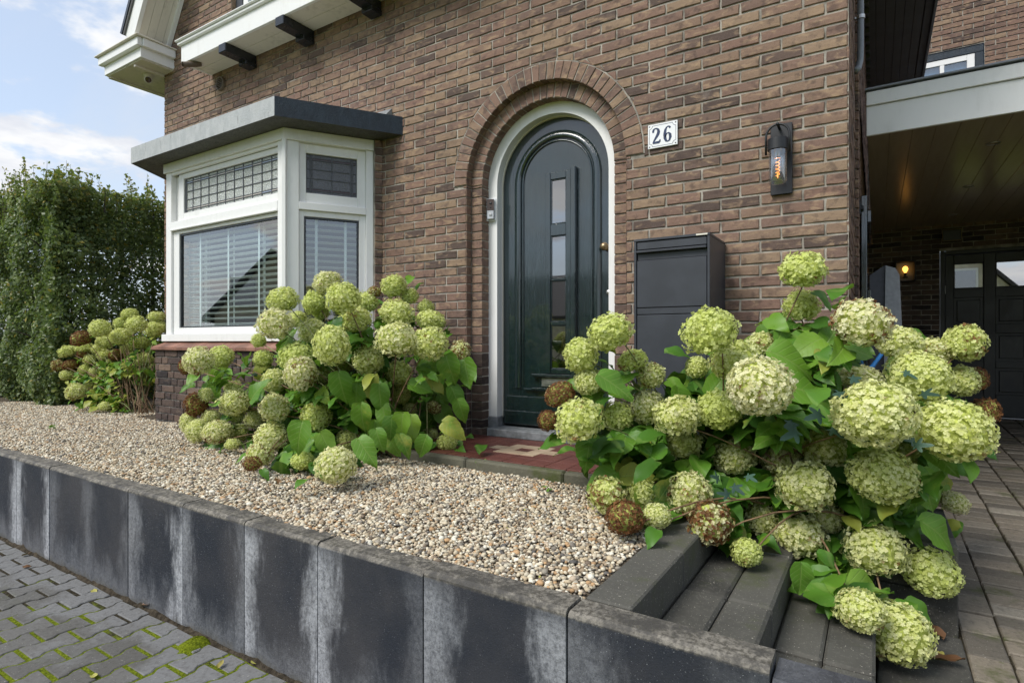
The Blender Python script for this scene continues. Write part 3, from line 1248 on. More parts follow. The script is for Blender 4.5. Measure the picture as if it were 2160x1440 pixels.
# far side and back of the house body, so that no light leaks in
m = MB()
m.box(XL, XL + .3, F + .05, 12.0, 0, 4.9)
m.build("gable_side_wall", M['mortar_d'], house)
m = MB()
m.box(XL, -.6, 11.7, 12.0, 0, 4.9)
m.build("rear_wall", M['mortar_d'], house)
# left corner return bricks, seen edge-on
lw = Wall((XL, F, 0), (0, 1, 0), (-1, 0, 0))
z, k = ZS, 0
jm = MB()
while z < 4.7:
    for a in ((0.0, .11) if k % 2 else (0.0, .22)),:
        jm.cur = (random.random(), random.random(), random.random())
        mw = lw.frame((a[0] + a[1]) / 2, z + CO / 2, .009)
        vs, fs = brick_geo(a[1] - a[0] - .002, CO - .01, depth=.02)
        jm.add([mw @ Vector(v) for v in vs], fs)
    z += CO
    k += 1
o = jm.build("brickwork", M['brick'], front_wall)
o["kind"] = "stuff"

# ---- roof: two slopes, deep verge and boxed eaves
SL = R(58)
ca, sa = math.cos(SL), math.sin(SL)


def verge(sx):
    """sx -1: left slope as seen; thin boxes along the slope"""
    bx = XL + 0.08 if sx < 0 else XR - 0.08
    bz = 4.93

    def pt(s_, n_, y):
        return (bx + (ca * s_ - sa * n_) * (1 if sx < 0 else -1), y, bz + sa * s_ + ca * n_)
    return pt


for sx in (-1, 1):
    pt = verge(sx)
    L = 6.6
    m = MB()
    m.prism([(-.03, .17), (L, .17), (L, .23), (-.03, .23)], 3.28, 11.9, pt)
    roof = m.build("roof_slope", M['greyboard'], house)
    m = MB()
    for i in range(4):
        y0, y1 = 3.345 + i * .089, 3.345 + i * .089 + .086
        b = MB()
        b.prism([(-.06, -.012), (L, -.012), (L, .01), (-.06, .01)], y0, y1, pt)
        b.build("verge_board", M['cream'], roof)
    b = MB()
    b.prism([(-.03, -.03), (L, -.03), (L, .20), (-.03, .20)], 3.30, 3.343, pt)
    b.build("bargeboard", M['white'], roof)
    b = MB()
    b.prism([(-.03, -.05), (L, -.05), (L, -.013), (-.03, -.013)], 3.655, 3.695, pt)
    b.build("verge_trim", M['white'], roof)
    b = MB()
    b.prism([(-.04, .20), (L, .20), (L, .245), (-.04, .245)], 3.27, 3.40, pt)
    b.build("roof_edge_tile", M['black'], roof)

# left eaves box
eb = boxobj("eaves_box", M['white'], house, -8.05, -7.16, 3.325, 11.8, 4.675, 4.82, .004)
boxobj("soffit_board", M['cream'], eb, -8.03, -7.18, 3.345, 11.7, 4.662, 4.674, .003)
boxobj("moulding", M['white'], eb, -8.10, -7.13, 3.275, 3.327, 4.79, 4.885, .006)
boxobj("moulding", M['white'], eb, -8.10, -8.048, 3.33, 11.8, 4.79, 4.885, .006)
boxobj("moulding", M['white'], eb, -7.162, -7.11, 3.33, 3.695, 4.79, 4.885, .006)
boxobj("gutter_rim", M['cream'], eb, -8.135, -7.09, 3.245, 3.70, 4.886, 4.903, .004)
boxobj("soffit_trim", M['cream'], eb, -7.40, -7.36, 3.36, 3.69, 4.63, 4.661, .003)
boxobj("soffit_trim", M['cream'], eb, -8.03, -7.96, 3.36, 11.6, 4.645, 4.661, .003)
# right eaves soffit over the drive
es = boxobj("eaves_box", M['greyboard'], house, .40, .47, 3.33, 9.7, 4.66, 4.86, .004)
for i in range(6):
    boxobj("soffit_board", M['greyboard'], es, -.085 + i * .08, -.085 + i * .08 + .077, 3.35, 9.7, 4.655, 4.675, .003)
boxobj("eaves_light_stop", M['greyboard'], es, -.12, .40, 3.34, 9.72, 4.69, 4.72, .003)  # unseen cover added so no sky light leaks between the boards
boxobj("gutter_rim", M['pvc'], es, .471, .495, 3.33, 9.7, 4.63, 4.90, .003)
for i in range(24):
    y0 = 4.3 + i * .21
    boxobj("eaves_bracket", M['greyboard'], es, -.106, -.062, y0, y0 + .06, 4.60, 4.654, .003)

# ---- white canopy with black beams under the upper window
CX0, CX1, CY = -6.36, -1.16, 3.36
cz = 4.40
can = boxobj("canopy_fascia", M['white'], house, CX0, CX1, CY, CY + .03, cz - .0, cz + .19, .003)
boxobj("canopy_end", M['white'], can, CX0 + .002, CX0 + .03, CY + .031, F - .004, cz, cz + .188, .003)
boxobj("canopy_end", M['white'], can, CX1 - .03, CX1 - .002, CY + .031, F - .004, cz, cz + .188, .003)
boxobj("moulding", M['white'], can, CX0 - .03, CX1 + .03, CY - .03, F - .004, cz + .191, cz + .222, .006)
boxobj("moulding", M['white'], can, CX0 - .045, CX1 + .045, CY - .05, F - .004, cz + .223, cz + .247, .008)
for i in range(2):
    boxobj("soffit_board", M['cream'], can, CX0 + .031, CX1 - .031, CY + .031 + i * .153, CY + .031 + i * .153 + .150, cz + .005, cz + .022, .002)
bxs = [-5.50 + .945 * i for i in range(5)]
for i, bx in enumerate((-5.58, -4.66, -3.76, -2.86, -1.96)):
    b = MB()
    b.bbox(bx - .06, bx + .06, CY - .012, F - .005, cz - .085, cz + .004, .006)
    b.bbox(bx - .066, bx + .066, F - .13, F - .004, cz - .125, cz - .080, .006)
    b.build("beam", M['black'], can)

# upper window seen over the canopy
uw = boxobj("upper_window_frame", M['anthracite'], house, -5.98, -5.86, F + .05, F + .12, 4.64, 6.2, .004)
boxobj("window_frame", M['white'], uw, -5.855, -5.77, F + .06, F + .12, 4.64, 6.2, .004)
boxobj("window_frame", M['white'], uw, -5.77, -1.6, F + .06, F + .12, 4.64, 4.78, .004)
boxobj("pane", M['glass'], uw, -5.77, -1.6, F + .085, F + .09, 4.78, 6.2, .001)
boxobj("room_blind", M['curtain'], uw, -5.9, -1.6, F + .2, F + .22, 4.6, 6.3, .001)
boxobj("reveal", M['brick'], uw, -5.99, -5.981, F + .012, F + .3, 4.64, 6.2, .001)

# ---- door frame (white arched), door leaf
def arch_band(mb, r0, r1, y0, y1, zb, n=32, cx=DCX):
    """solid inverted U: legs from zb up, half ring on top"""
    o = [(cx + r1, zb)] + arc(cx, DZS, r1, 0, math.pi, n) + [(cx - r1, zb)]
    i = [(cx + r0, zb)] + arc(cx, DZS, r0, 0, math.pi, n) + [(cx - r0, zb)]
    k = len(o)
    vs = [(x, y0, z) for x, z in o] + [(x, y0, z) for x, z in i] + [(x, y1, z) for x, z in o] + [(x, y1, z) for x, z in i]
    fs = []
    for a in range(k - 1):
        b = a + 1
        fs += [[a, b, k + b, k + a], [2 * k + a, 3 * k + a, 3 * k + b, 2 * k + b], [a, 2 * k + a, 2 * k + b, b], [k + a, k + b, 3 * k + b, 3 * k + a]]
    fs += [[0, k, 3 * k, 2 * k], [k - 1, 3 * k - 1, 4 * k - 1, 2 * k - 1][::1]]
    fs[-1] = [k - 1, 3 * k - 1, 4 * k - 1, 2 * k - 1]
    mb.add(vs, fs)


FY = F + .157
LY = F + .246
m = MB()
arch_band(m, R_IN - .086, R_IN + .02, FY, LY + .05, .795)
door_frame = m.build("door_frame", M['white'], house)
m = MB()
arch_band(m, R_IN - .092, R_IN - .0865, LY - .014, LY - .002, .75)
m.build("frame_bead", M['cream'], door_frame)
for sx in (-1, 1):
    xa, xb = sorted((DCX + sx * (R_IN - .092), DCX + sx * R_IN))
    boxobj("plinth_block", M['bluestone'], door_frame, xa, xb, FY - .008, LY + .02, .66, .793, .004)
boxobj("threshold", M['bluestone'], house, DCX - R_IN + .06, DCX + R_IN - .06, F + .045, LY + .06, .655, .716, .006)

RD = R_IN - .094
m = MB()
poly = [(DCX - RD, .733), (DCX + RD, .733)] + arc(DCX, DZS, RD, 0, math.pi, 32)
m.prism(poly, LY, LY + .045, lambda a, b, d: (a, d, b))
door = m.build("front_door", M['doorgreen'], house)
DX = DCX + .012
m = MB()


def moulding_path(mb, rr, width, y, proud, zb):
    """half-round moulding swept up, over the arch and down"""
    n = 30
    path = [(DX + rr, zb)] + arc(DX, DZS, rr, 0, math.pi, n) + [(DX - rr, zb)]
    prof = [(-.5, 0), (-.42, .7), (-.15, 1), (.15, .85), (.3, .45), (.5, .35), (.5, 0)]
    vs = []
    for i, (x, z) in enumerate(path):
        a, b = path[max(0, i - 1)], path[min(len(path) - 1, i + 1)]
        tx, tz = b[0] - a[0], b[1] - a[1]
        l = math.hypot(tx, tz)
        nx, nz = tz / l, -tx / l
        for q, h in prof:
            vs.append((x + nx * q * width, y - h * proud, z + nz * q * width))
    k = len(prof)
    mb.smooth = True
    mb.add(vs, [[i * k + j, i * k + j + 1, (i + 1) * k + j + 1, (i + 1) * k + j] for i in range(len(path) - 1) for j in range(k - 1)])
    mb.smooth = False


moulding_path(m, .345, .06, LY - .001, .022, 1.03)
m.build("panel_moulding", M['doorgreen'], door)
m = MB()
moulding_path(m, .30, .018, LY - .001, .012, 1.05)
m.build("panel_moulding", M['doorgreen'], door)
# pane strip
PX0, PX1 = -2.128, -1.995
rows = [(2.303, 2.646), (1.881, 2.212), (1.553, 1.866), (1.189, 1.524)]
fr = MB()
xs = (PX0 - .045, PX0 - .012, PX1 + .012, PX1 + .062)
fr.bbox(xs[0], PX0, LY - .028, LY - .001, 1.15, 2.70, .004)
fr.bbox(PX1, xs[3] - .02, LY - .028, LY - .001, 1.15, 2.70, .004)
zz = [1.15] + [q for r_ in reversed(rows) for q in r_] + [2.70]
for i in range(0, len(zz), 2):
    fr.bbox(PX0 - .001, PX1 + .001, LY - .024, LY - .001, zz[i], zz[i + 1], .004)
fr.build("pane_frame", M['doorgreen'], door)
boxobj("cover_strip", M['doorgreen'], door, PX1 + .043, PX1 + .085, LY - .040, LY - .002, 1.14, 2.72, .005)
for z0, z1 in rows:
    boxobj("pane", M['darkglass'], door, PX0 + .001, PX1 - .001, LY - .012, LY - .008, z0 + .001, z1 - .001, .001)
    m = MB()
    for a in ((PX0, PX0 + .008, z0, z1), (PX1 - .008, PX1, z0, z1), (PX0 + .008, PX1 - .008, z0, z0 + .008), (PX0 + .008, PX1 - .008, z1 - .008, z1)):
        m.bbox(a[0], a[1], LY - .02, LY - .0125, a[2], a[3], .003)
    m.build("glazing_bead", M['doorgreen'], door)
    boxobj("pane_backing", M['room'], door, PX0 + .001, PX1 - .001, LY - .006, LY - .0015, z0 + .001, z1 - .001, .001)
boxobj("drip_ledge", M['doorgreen'], door, -2.29, -1.83, LY - .045, LY - .001, 1.125, 1.148, .006)
boxobj("drip_ledge", M['doorgreen'], door, -2.29, -1.83, LY - .045, LY - .001, 1.018, 1.040, .006)
boxobj("panel_ledge", M['doorgreen'], door, -2.37, -1.75, LY - .026, LY - .001, 1.012, 1.030, .004)
boxobj("kick_board", M['doorgreen'], door, DCX - RD + .03, DCX + RD - .03, LY - .018, LY - .001, .742, .965, .006)
boxobj("kick_board", M['doorgreen'], door, DCX - RD + .015, DCX + RD - .015, LY - .034, LY - .019, .740, .848, .006)
slot = boxobj("letter_slot", M['steel'], door, -2.215, -1.92, LY - .012, LY - .0015, 1.050, 1.117, .003)
boxobj("slot_flap", M['steel'], slot, -2.185, -1.95, LY - .021, LY - .0125, 1.064, 1.103, .004)
m = MB()
m.smooth = True
m.lathe([(.0, .075), (.012, .073), (.026, .062), (.031, .048), (.026, .034), (.013, .026), (.011, .010), (.024, .006), (.026, 0), (.0, 0)], 20, Matrix.Translation((-1.672, LY - .001, 2.09)) @ Matrix.Rotation(R(90), 4, 'X'))
m.build("door_knob", M['brass'], door)
m = MB()
m.smooth = True
m.lathe([(.0, .02), (.016, .019), (.021, .010), (.022, 0), (.0, 0)], 18, Matrix.Translation((-1.652, LY - .001, 1.76)) @ Matrix.Rotation(R(90), 4, 'X'))
m.build("lock_cylinder", M['steel'], door)

# hall behind the door stays dark
boxobj("hall_wall", M['room'], house, -3.0, -1.2, LY + .12, LY + .16, .5, 3.6, .001)

# ---- bay window
BH0, BH1 = 1.40, 3.178


def bay_frames():
    """(origin, direction, length, normal) of front, right side and left side"""
    fl = Vector((BLX, BC.y, 0))
    front = (fl, Vector((1, 0, 0)), BC.x - BLX, Vector((0, -1, 0)))
    right = (BC, BD, .735, Vector((BD.y, -BD.x, 0)))
    lend = fl + Vector((-BD.x, BD.y, 0)) * .735
    left = (lend, Vector((BD.x, -BD.y, 0)), .735, Vector((-BD.y, -BD.x, 0)))
    return front, right, left


def lm(o, ax, n):
    """local x along ax, local y inwards, z up"""
    y = -n
    return Matrix(((ax.x, y.x, 0, o.x), (ax.y, y.y, 0, o.y), (0, 0, 1, 0), (0, 0, 0, 1)))


fro, rig, lef = bay_frames()
mw = lm(fro[0], fro[1], fro[3])
W_ = fro[2]
bay = bpy.data.objects.new("bay_window", None)
bay.location = (-5.1, BC.y, BH0)
COL.objects.link(bay)
adopt(bay, house)


def bar(name, x0, x1, y0, y1, z0, z1, mw, mat='white', c=.003, parent=None):
    m = MB()
    m.bbox(x0, x1, y0, y1, z0, z1, c, mw)
    return m.build(name, M[mat], parent or bay)


# front face posts and rails
bar("post", 0, .098, .0, .07, BH0 + .072, 3.0838, mw)
bar("post", W_ - .093, W_, .0, .07, BH0 + .072, 3.0838, mw)
bar("head_rail", -.02, W_ + .012, -.018, .07, 3.084, BH1 - .001, mw)
bar("head_rail", .098, W_ - .093, .004, .03, 3.055, 3.083, mw)
bar("transom", .098, W_ - .093, -.004, .07, 2.513, 2.588, mw)
bar("transom_drip", .098, W_ - .093, -.014, .02, 2.498, 2.5125, mw)
bar("bottom_rail", -.03, W_ + .03, -.03, .07, BH0 + .001, BH0 + .071, mw)
# upper light sash (recessed) and leaded glass
UX0, UX1, UZ0, UZ1 = .272, W_ - .100, 2.664, 3.002
for nm, a in (("sash", (.0985, UX0, 2.589, 3.054)), ("sash", (UX1, W_ - .0935, 2.589, 3.054)), ("sash", (UX0, UX1, 2.589, UZ0)), ("sash", (UX0, UX1, UZ1, 3.054))):
    if nm == "sash" and a[1] - a[0] > .1 and a[0] < .1:
        bar(nm, a[0] + .085, a[1], .03, .065, a[2], a[3], mw)
        bar(nm, a[0], a[0] + .085, .055, .068, a[2], a[3], mw)
    elif a[1] - a[0] > .004:
        bar(nm, a[0], a[1], .03, .065, a[2], a[3], mw)


def leaded(mw, x0, x1, z0, z1, ncol, bars, mat, y=.05, half_left=False):
    g = bar("leaded_pane", x0, x1, y, y + .004, z0, z1, mw, mat, .0005)
    hb = .0045
    zs = [z0 + .002, z0 + (z1 - z0) * .085, z0 + (z1 - z0) * .135, z0 + (z1 - z0) * .385, z0 + (z1 - z0) * .62, z0 + (z1 - z0) * .855, z0 + (z1 - z0) * .905, z1 - .002]
    for z in zs:
        m = MB()
        m.bbox(x0, x1, y - .006, y - .0005, z - hb, z + hb, .002, mw)
        m.build("lead_came", M['lead'], g)
    xs = [x0 + (x1 - x0) * (i / ncol) for i in range(ncol + 1)]
    xs += [x0 + .028, x0 + .012] if half_left else [x0 + .035, x0 + .05, x1 - .035, x1 - .05]
    for x in xs:
        m = MB()
        m.bbox(x - hb, x + hb, y - .0068, y - .0004, z0, z1, .002, mw)
        m.build("lead_came", M['lead'], g)
    for z_a, z_b in ((zs[1], zs[2]), (zs[5], zs[6])):
        for i in range(ncol):
            m = MB()
            a, b = xs[i] + .004, xs[i + 1] - .004
            m.bbox(a, b, y - .003, y - .0012, z_a + .004, z_b - .004, .0005, mw)
            m.build("glass_strip", M[random.choice(bars)], g)
    return g


leaded(mw, UX0, UX1, UZ0, UZ1, 11, ['barblue', 'barcream', 'barblue', 'barcream', 'barred'], 'cathedral', half_left=True)
# lower light
LX0, LX1, LZ0, LZ1 = .222, W_ - .126, 1.548, 2.446
for a in ((.0985, LX0 - .018, 1.473, 2.497), (LX1 + .018, W_ - .0935, 1.473, 2.497)):
    bar("sash", a[0], a[1], .022, .065, a[2], a[3], mw)
bar("sash", LX0 - .018, LX1 + .018, .022, .065, 1.473, LZ0 - .014, mw)
bar("sash", LX0 - .018, LX1 + .018, .022, .065, LZ1 + .018, 2.497, mw)
for a in ((LX0 - .0175, LX0, LZ0 - .0135, LZ1 + .0175), (LX1, LX1 + .0175, LZ0 - .0135, LZ1 + .0175), (LX0, LX1, LZ0 - .0135, LZ0), (LX0, LX1, LZ1, LZ1 + .0175)):
    bar("glazing_bead", a[0], a[1], .034, .06, a[2], a[3], mw, 'black', .002)
bar("pane", LX0 + .0005, LX1 - .0005, .047, .051, LZ0 + .0005, LZ1 - .0005, mw, 'glass', .0005)
mwf = mw
# corner post beads
cp = MB()
cp.bbox(-.02, .02, -.02, .02, BH0 + .07, 3.09, .006, Matrix.Translation((BC.x - .004, BC.y + .004, 0)) @ Matrix.Rotation(R(29), 4, 'Z'))
cp.build("corner_post", M['white'], bay)
cp = MB()
cp.bbox(-.03, .06, .02, .10, BH0 + .07, 3.09, .004, Matrix.Translation((BC.x - .01, BC.y, 0)) @ Matrix.Rotation(R(29), 4, 'Z'))
cp.build("corner_post", M['white'], bay)

# side faces
for side in (rig, lef):
    mw = lm(side[0], side[1], side[3])
    S = side[2]
    flip = side is lef
    X = (lambda a: S - a) if flip else (lambda a: a)

    def sb(name, a0, a1, y0, y1, z0, z1, mat='white', c=.003):
        p, q = sorted((X(a0), X(a1)))
        return bar(name, p, q, y0, y1, z0, z1, mw, mat, c)
    sb("post", .012, .114, 0, .07, BH0 + .072, 3.083)
    sb("post", .670, S, 0, .07, BH0 + .072, 3.083)
    sb("head_rail", -.005, S, -.018, .07, 3.084, BH1 - .001)
    sb("transom", .1142, .6698, -.004, .07, 2.513, 2.575)
    sb("bottom_rail", .0, S, -.03, .07, BH0 + .001, BH0 + .071)
    G0, G1 = .172, .597
    for a in ((.1142, G0, 2.5755, 3.0835), (G1, .6698, 2.5755, 3.0835), (G0, G1, 2.5755, 2.664), (G0, G1, 3.002, 3.0835)):
        sb("sash", a[0], a[1], .026, .065, a[2], a[3])
    p, q = sorted((X(G0), X(G1)))
    leaded(mw, p, q, 2.664, 3.002, 2, ['barred'], 'cathedral_d')
    for a in ((.1142, G0 - .016, 1.473, 2.5125), (G1 + .016, .6698, 1.473, 2.5125), (G0 - .016, G1 + .016, 1.473, 1.534), (G0 - .016, G1 + .016, 2.462, 2.5125)):
        sb("sash", a[0], a[1], .022, .065, a[2], a[3])
    for a in ((G0 - .0155, G0, 1.5345, 2.4615), (G1, G1 + .0155, 1.5345, 2.4615), (G0, G1, 1.5345, 1.548), (G0, G1, 2.446, 2.4615)):
        sb("glazing_bead", a[0], a[1], .032, .06, a[2], a[3], 'black', .002)
    sb("pane", G0 + .0005, G1 - .0005, .047, .051, 1.5485, 2.4455, 'glass', .0005)
    # blind in the side light
    bl = thing("venetian_blind", mw @ Vector((S / 2, .12, 1.53)), "white venetian blind in the narrow side light of the bay, %s" % ("hidden far side" if flip else "by the door side"), "blind", "blinds in the bay window")
    for i in range(17):
        z = 1.56 + i * .054
        mm = MB()
        mm.bbox(p - .03, q + .03, .10, .15, -.0014, .0014, .0006)
        o = mm.build("slat", M['slat'], None)
        o.matrix_world = mw @ Matrix.Translation((0, 0, z)) @ Matrix.Translation((0, .125, 0)) @ Matrix.Rotation(R(-14), 4, 'X') @ Matrix.Translation((0, -.125, 0))
        l_, r_, s_ = o.matrix_world.decompose()
        o.location, o.rotation_euler, o.scale = l_, r_.to_euler(), s_
        adopt(o, bl)
    for x in (p + .09, q - .09):
        mm = MB()
        mm.box(x - .011, x + .011, .0955, .0970, 1.54, 2.46, mw)
        mm.build("ladder_tape", M['slat'], bl)

# front blind
mw = mwf
bl = thing("venetian_blind", mw @ Vector((W_ / 2, .12, 1.53)), "wide white venetian blind in the large front light of the bay", "blind", "blinds in the bay window")
for i in range(17):
    z = 1.565 + i * .0535
    mm = MB()
    mm.bbox(LX0 - .03, LX1 + .03, .10, .15, -.0014, .0014, .0006)
    o = mm.build("slat", M['slat'], None)
    o.matrix_world = mw @ Matrix.Translation((0, 0, z)) @ Matrix.Translation((0, .125, 0)) @ Matrix.Rotation(R(-14), 4, 'X') @ Matrix.Translation((0, -.125, 0))
    l_, r_, s_ = o.matrix_world.decompose()
    o.location, o.rotation_euler, o.scale = l_, r_.to_euler(), s_
    adopt(o, bl)
for x in (LX0 + .23, LX0 + .70, LX0 + 1.17):
    for yy in (.0955, .152):
        mm = MB()
        mm.box(x - .012, x + .012, yy, yy + .0015, 1.545, 2.47, mw)
        mm.build("ladder_tape", M['slat'], bl)
mm = MB()
mm.bbox(LX0 - .02, LX1 + .02, .095, .155, 1.535, 1.553, .003, mw)
mm.build("bottom_bar", M['slat'], bl)
mm = MB()
mm.tube([mw @ Vector((LX0 + 1.24, .09, 2.44)), mw @ Vector((LX0 + 1.24, .09, 1.75))], .002, 5)
mm.build("pull_cord", M['slat'], bl)

# room behind the bay
room = MB()
room.box(-7.0, -3.1, 6.4, 6.5, .6, 4.2)
room.box(-7.0, -6.9, 3.75, 6.4, .6, 4.2)
room.box(-3.2, -3.1, 3.75, 6.4, .6, 4.2)
room.box(-7.0, -3.1, 3.75, 6.5, .6, .7)
room.box(-7.0, -3.1, 3.75, 6.5, 3.3, 3.4)
room = room.build("room_walls", M['room'], house)
boxobj("room_screen", M['curtain'], room, -5.1, -4.35, 5.2, 5.25, .75, 2.6, .01)
boxobj("room_cabinet", M['room'], room, -6.6, -5.6, 4.6, 5.1, .71, 1.9, .01)

# concrete slab roof of the bay
sb0, sb1 = 3.180, 3.335
SCR = Vector((-4.012, 2.84, 0))
SLL = Vector((-6.31, 2.84, 0))
SRE = SCR + BD * ((F - 2.84) / BD.y)
SLE = SLL + Vector((-BD.x, BD.y, 0)) * ((F - 2.84) / BD.y)
m = MB()
pl = [SLL, SCR, SRE + Vector((0, .003, 0)), SLE + Vector((0, .003, 0))]
nseg = 14
m.add([(p.x, p.y, sb0) for p in pl] + [(p.x, p.y, sb1) for p in pl], [])
m.m = 0
m.f, m.mi, m.sm = [], [], []
m.v, m.col = [], []
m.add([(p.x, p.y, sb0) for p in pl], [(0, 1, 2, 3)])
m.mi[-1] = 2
m.add([(p.x, p.y, sb1) for p in pl], [(0, 1, 2, 3)])
m.add([(SLL.x, SLL.y, sb0), (SCR.x, SCR.y, sb0), (SCR.x, SCR.y, sb1), (SLL.x, SLL.y, sb1)], [(0, 1, 2, 3)])
m.add([(SCR.x, SCR.y, sb0), (SRE.x, SRE.y, sb0), (SRE.x, SRE.y, sb1), (SCR.x, SCR.y, sb1)], [(0, 1, 2, 3)])
m.mi[-1] = 1
m.add([(SLE.x, SLE.y, sb0), (SLL.x, SLL.y, sb0), (SLL.x, SLL.y, sb1), (SLE.x, SLE.y, sb1)], [(0, 1, 2, 3)])
slab = m.build("bay_roof_slab", [M['canopygrey'], M['canopydark'], M['canopyunder']], house, normals=False)
bv = slab.modifiers.new("weld", 'WELD')
bv.merge_threshold = .0005
m = MB()
m.prism([(F - .10, sb1), (F - .002, sb1), (F - .002, sb1 + .10)], -6.7, -3.58, lambda a, b, d: (d, a, b))
m.build("flashing", M['bluestone'], slab)

# brick base of the bay with its sloping tile sill
off = .085


def base_pts(o):
    n1 = Vector((0, -1, 0))
    n2 = rig[3]
    # corner where both offset lines meet
    def meet(c, nA, nB, oA, oB):
        A = np.array([[nA.x, nA.y], [nB.x, nB.y]])
        b = np.array([nA.dot(c) + oA, nB.dot(c) + oB])
        s_ = np.linalg.solve(A, b)
        return Vector((s_[0], s_[1], 0))
    cr = meet(BC, n1, n2, o, o)
    cl = meet(Vector((BLX, BC.y, 0)), n1, lef[3], o, o)
    re = cr + BD * ((F - cr.y) / BD.y)
    le = cl + Vector((-BD.x, BD.y, 0)) * ((F - cl.y) / BD.y)
    return le, cl, cr, re


le, cl, cr, re = base_pts(off)
ti = base_pts(off - .012)
m = MB()
m.prism([(p.x, p.y) for p in (ti[0], ti[1], ti[2], ti[3])], .3, 1.318, lambda a, b, d: (a, b, d))
bay_base = m.build("bay_base", M['mortar_d'], house)
zz0 = 1.318 - 5 * 0
for (a, b) in ((cl, cr), (cr, re), (le, cl)):
    ax = (b - a).normalized()
    nn = Vector((ax.y, -ax.x, 0))
    wl = Wall((a.x, a.y, 0), ax, nn)
    L = (b - a).length
    z, k = 1.318 - CO, 0
    while z > .45:
        wl.course(z, CO, 0, L, (PITCH / 2 if k % 2 else PITCH / 4) + .02, mix=.45, dark=True)
        z -= CO
        k += 1
    wl.flush(bay_base, 90 if a is cl else 40, lambda c, zc: zc > GZ - .02 and in_view(c, zc), BM, BMO, 'b')
# sill tiles
p0, p1 = base_pts(off + .03), base_pts(-.02)
for i in range(3):
    A, B = p0[i], p0[i + 1]
    C, D = p1[i], p1[i + 1]
    L = (B - A).length
    n = max(2, round(L / .148))
    for q in range(n):
        f0, f1 = (q + .012) / n, (q + .988) / n
        m = MB()
        v = [A.lerp(B, f0), A.lerp(B, f1), C.lerp(D, f1), C.lerp(D, f0)]
        zs = (1.345, 1.345, 1.403, 1.403)
        j = random.uniform(-.0015, .0015)
        m.add([(v[k].x, v[k].y, zs[k] - .026 + j) for k in range(4)] + [(v[k].x, v[k].y, zs[k] + j) for k in range(4)], [(3, 2, 1, 0), (4, 5, 6, 7), (0, 1, 5, 4), (1, 2, 6, 5), (2, 3, 7, 6), (3, 0, 4, 7)])
        m.build("sill_tile", M['tile_red'], bay_base)
# brick pier between bay and wall
pe = BC + BD * .737 + rig[3] * .045
L = (F - pe.y) / BD.y
wl = Wall((pe.x, pe.y, 0), BD, rig[3])
m = MB()
q = [pe - rig[3] * .01, pe + BD * L - rig[3] * .01, pe + BD * L - rig[3] * .12, pe - rig[3] * .10]
m.prism([(a.x, a.y) for a in q], 1.3, 3.178, lambda a, b, d: (a, b, d))
pier = m.build("bay_pier", M['mortar'], house)
z = ZS
while z < 3.17:
    wl.L.append((.004, L - .004, .004, L - .004, z + .005, min(z + CO, 3.178) - .005, False))
    z += CO
wl.flush(pier, 40, lambda c, zc: True, BM, BMO, 'p')

# ---- porch
porch = MB()
porch.box(-2.86, -.80, 2.965, F + .2, .40, .648)
porch = porch.build("porch", M['mortar_d'], None)
tag(porch, "red tiled porch floor with cream square pattern before the green door", "porch")
PZ = .660
T = .148
cols = [-2.85 + i * T for i in range(14)]
rws = [F - .74 + .035 + i * T for i in range(5)]
# pattern: hollow square of small cream tiles with two wings, at its measured place
for i, x in enumerate(cols):
    for j, y in enumerate(rws):
        x1, y1 = min(x + T - .004, -.805), min(y + T - .004, F + .06)
        if x1 - x < .02 or y1 - y < .02:
            continue
        boxobj("tile", M['porch_red'], porch, x, x1, y, y1, PZ - .014, PZ + random.uniform(-.0006, .0006), .0015)
t2 = .105
pc = at(1107, 949, (EYE - PZ) * FOC / (949 - 720))
for dx, dy in ((0, 1), (-1, 1), (1, 1), (-1, -1), (0, -1), (1, -1), (1, 0), (-1, 0), (-2, 0), (2, 0)):
    x, y = pc.x + dx * t2 - t2 / 2, pc.y + dy * t2 - t2 / 2
    boxobj("tile", M['porch_cream'], porch, x + .001, x + t2 - .001, y + .001, y + t2 - .001, PZ - .002, PZ + .0022, .0008)
for i in range(3):
    x0 = -2.87 + i * .69
    boxobj("kerb_stone", M['kerb'], porch, x0, x0 + .686, 2.895, 2.963, .45, .664, .012)

# ------------------------------------------------------------------ ground, street, garden terrain
m = MB()
m.add([(-600, -600, -.05), (600, -600, -.05), (600, 600, -.05), (-600, 600, -.05)], [(0, 1, 2, 3)])
tag(m.build("ground", M['asphalt'], None, normals=False), kind="structure")
m = MB()
m.add([(-40, -30, -.0035), (14, -30, -.0035), (14, WY + .05, -.0035), (-40, WY + .05, -.0035)], [(0, 1, 2, 3)])
street = tag(m.build("street", M['joint'], None, normals=False), kind="structure")


def paver_mesh(poly, h, c, mat, name="paver"):
    m = MB()
    n = len(poly)
    cx, cy = sum(p[0] for p in poly) / n, sum(p[1] for p in poly) / n
    inn = []
    for i, (x, y) in enumerate(poly):
        a, b = poly[i - 1], poly[(i + 1) % n]
        e1 = Vector((x - a[0], y - a[1])).normalized()
        e2 = Vector((b[0] - x, b[1] - y)).normalized()
        nx, ny = -(e1.y + e2.y), (e1.x + e2.x)
        l = math.hypot(nx, ny)
        inn.append((x + nx / l * c * random.uniform(.6, 1.4), y + ny / l * c * random.uniform(.6, 1.4)))
    vs = [(x, y, 0) for x, y in inn] + [(x, y, -c * .8) for x, y in poly] + [(x, y, -h) for x, y in poly]
    fs = [list(range(n))]
    for i in range(n):
        k = (i + 1) % n
        fs += [[i, i + n, k + n, k], [i + n, i + 2 * n, k + 2 * n, k + n]]
    m.add(vs, fs)
    return m.mesh(name, mat)


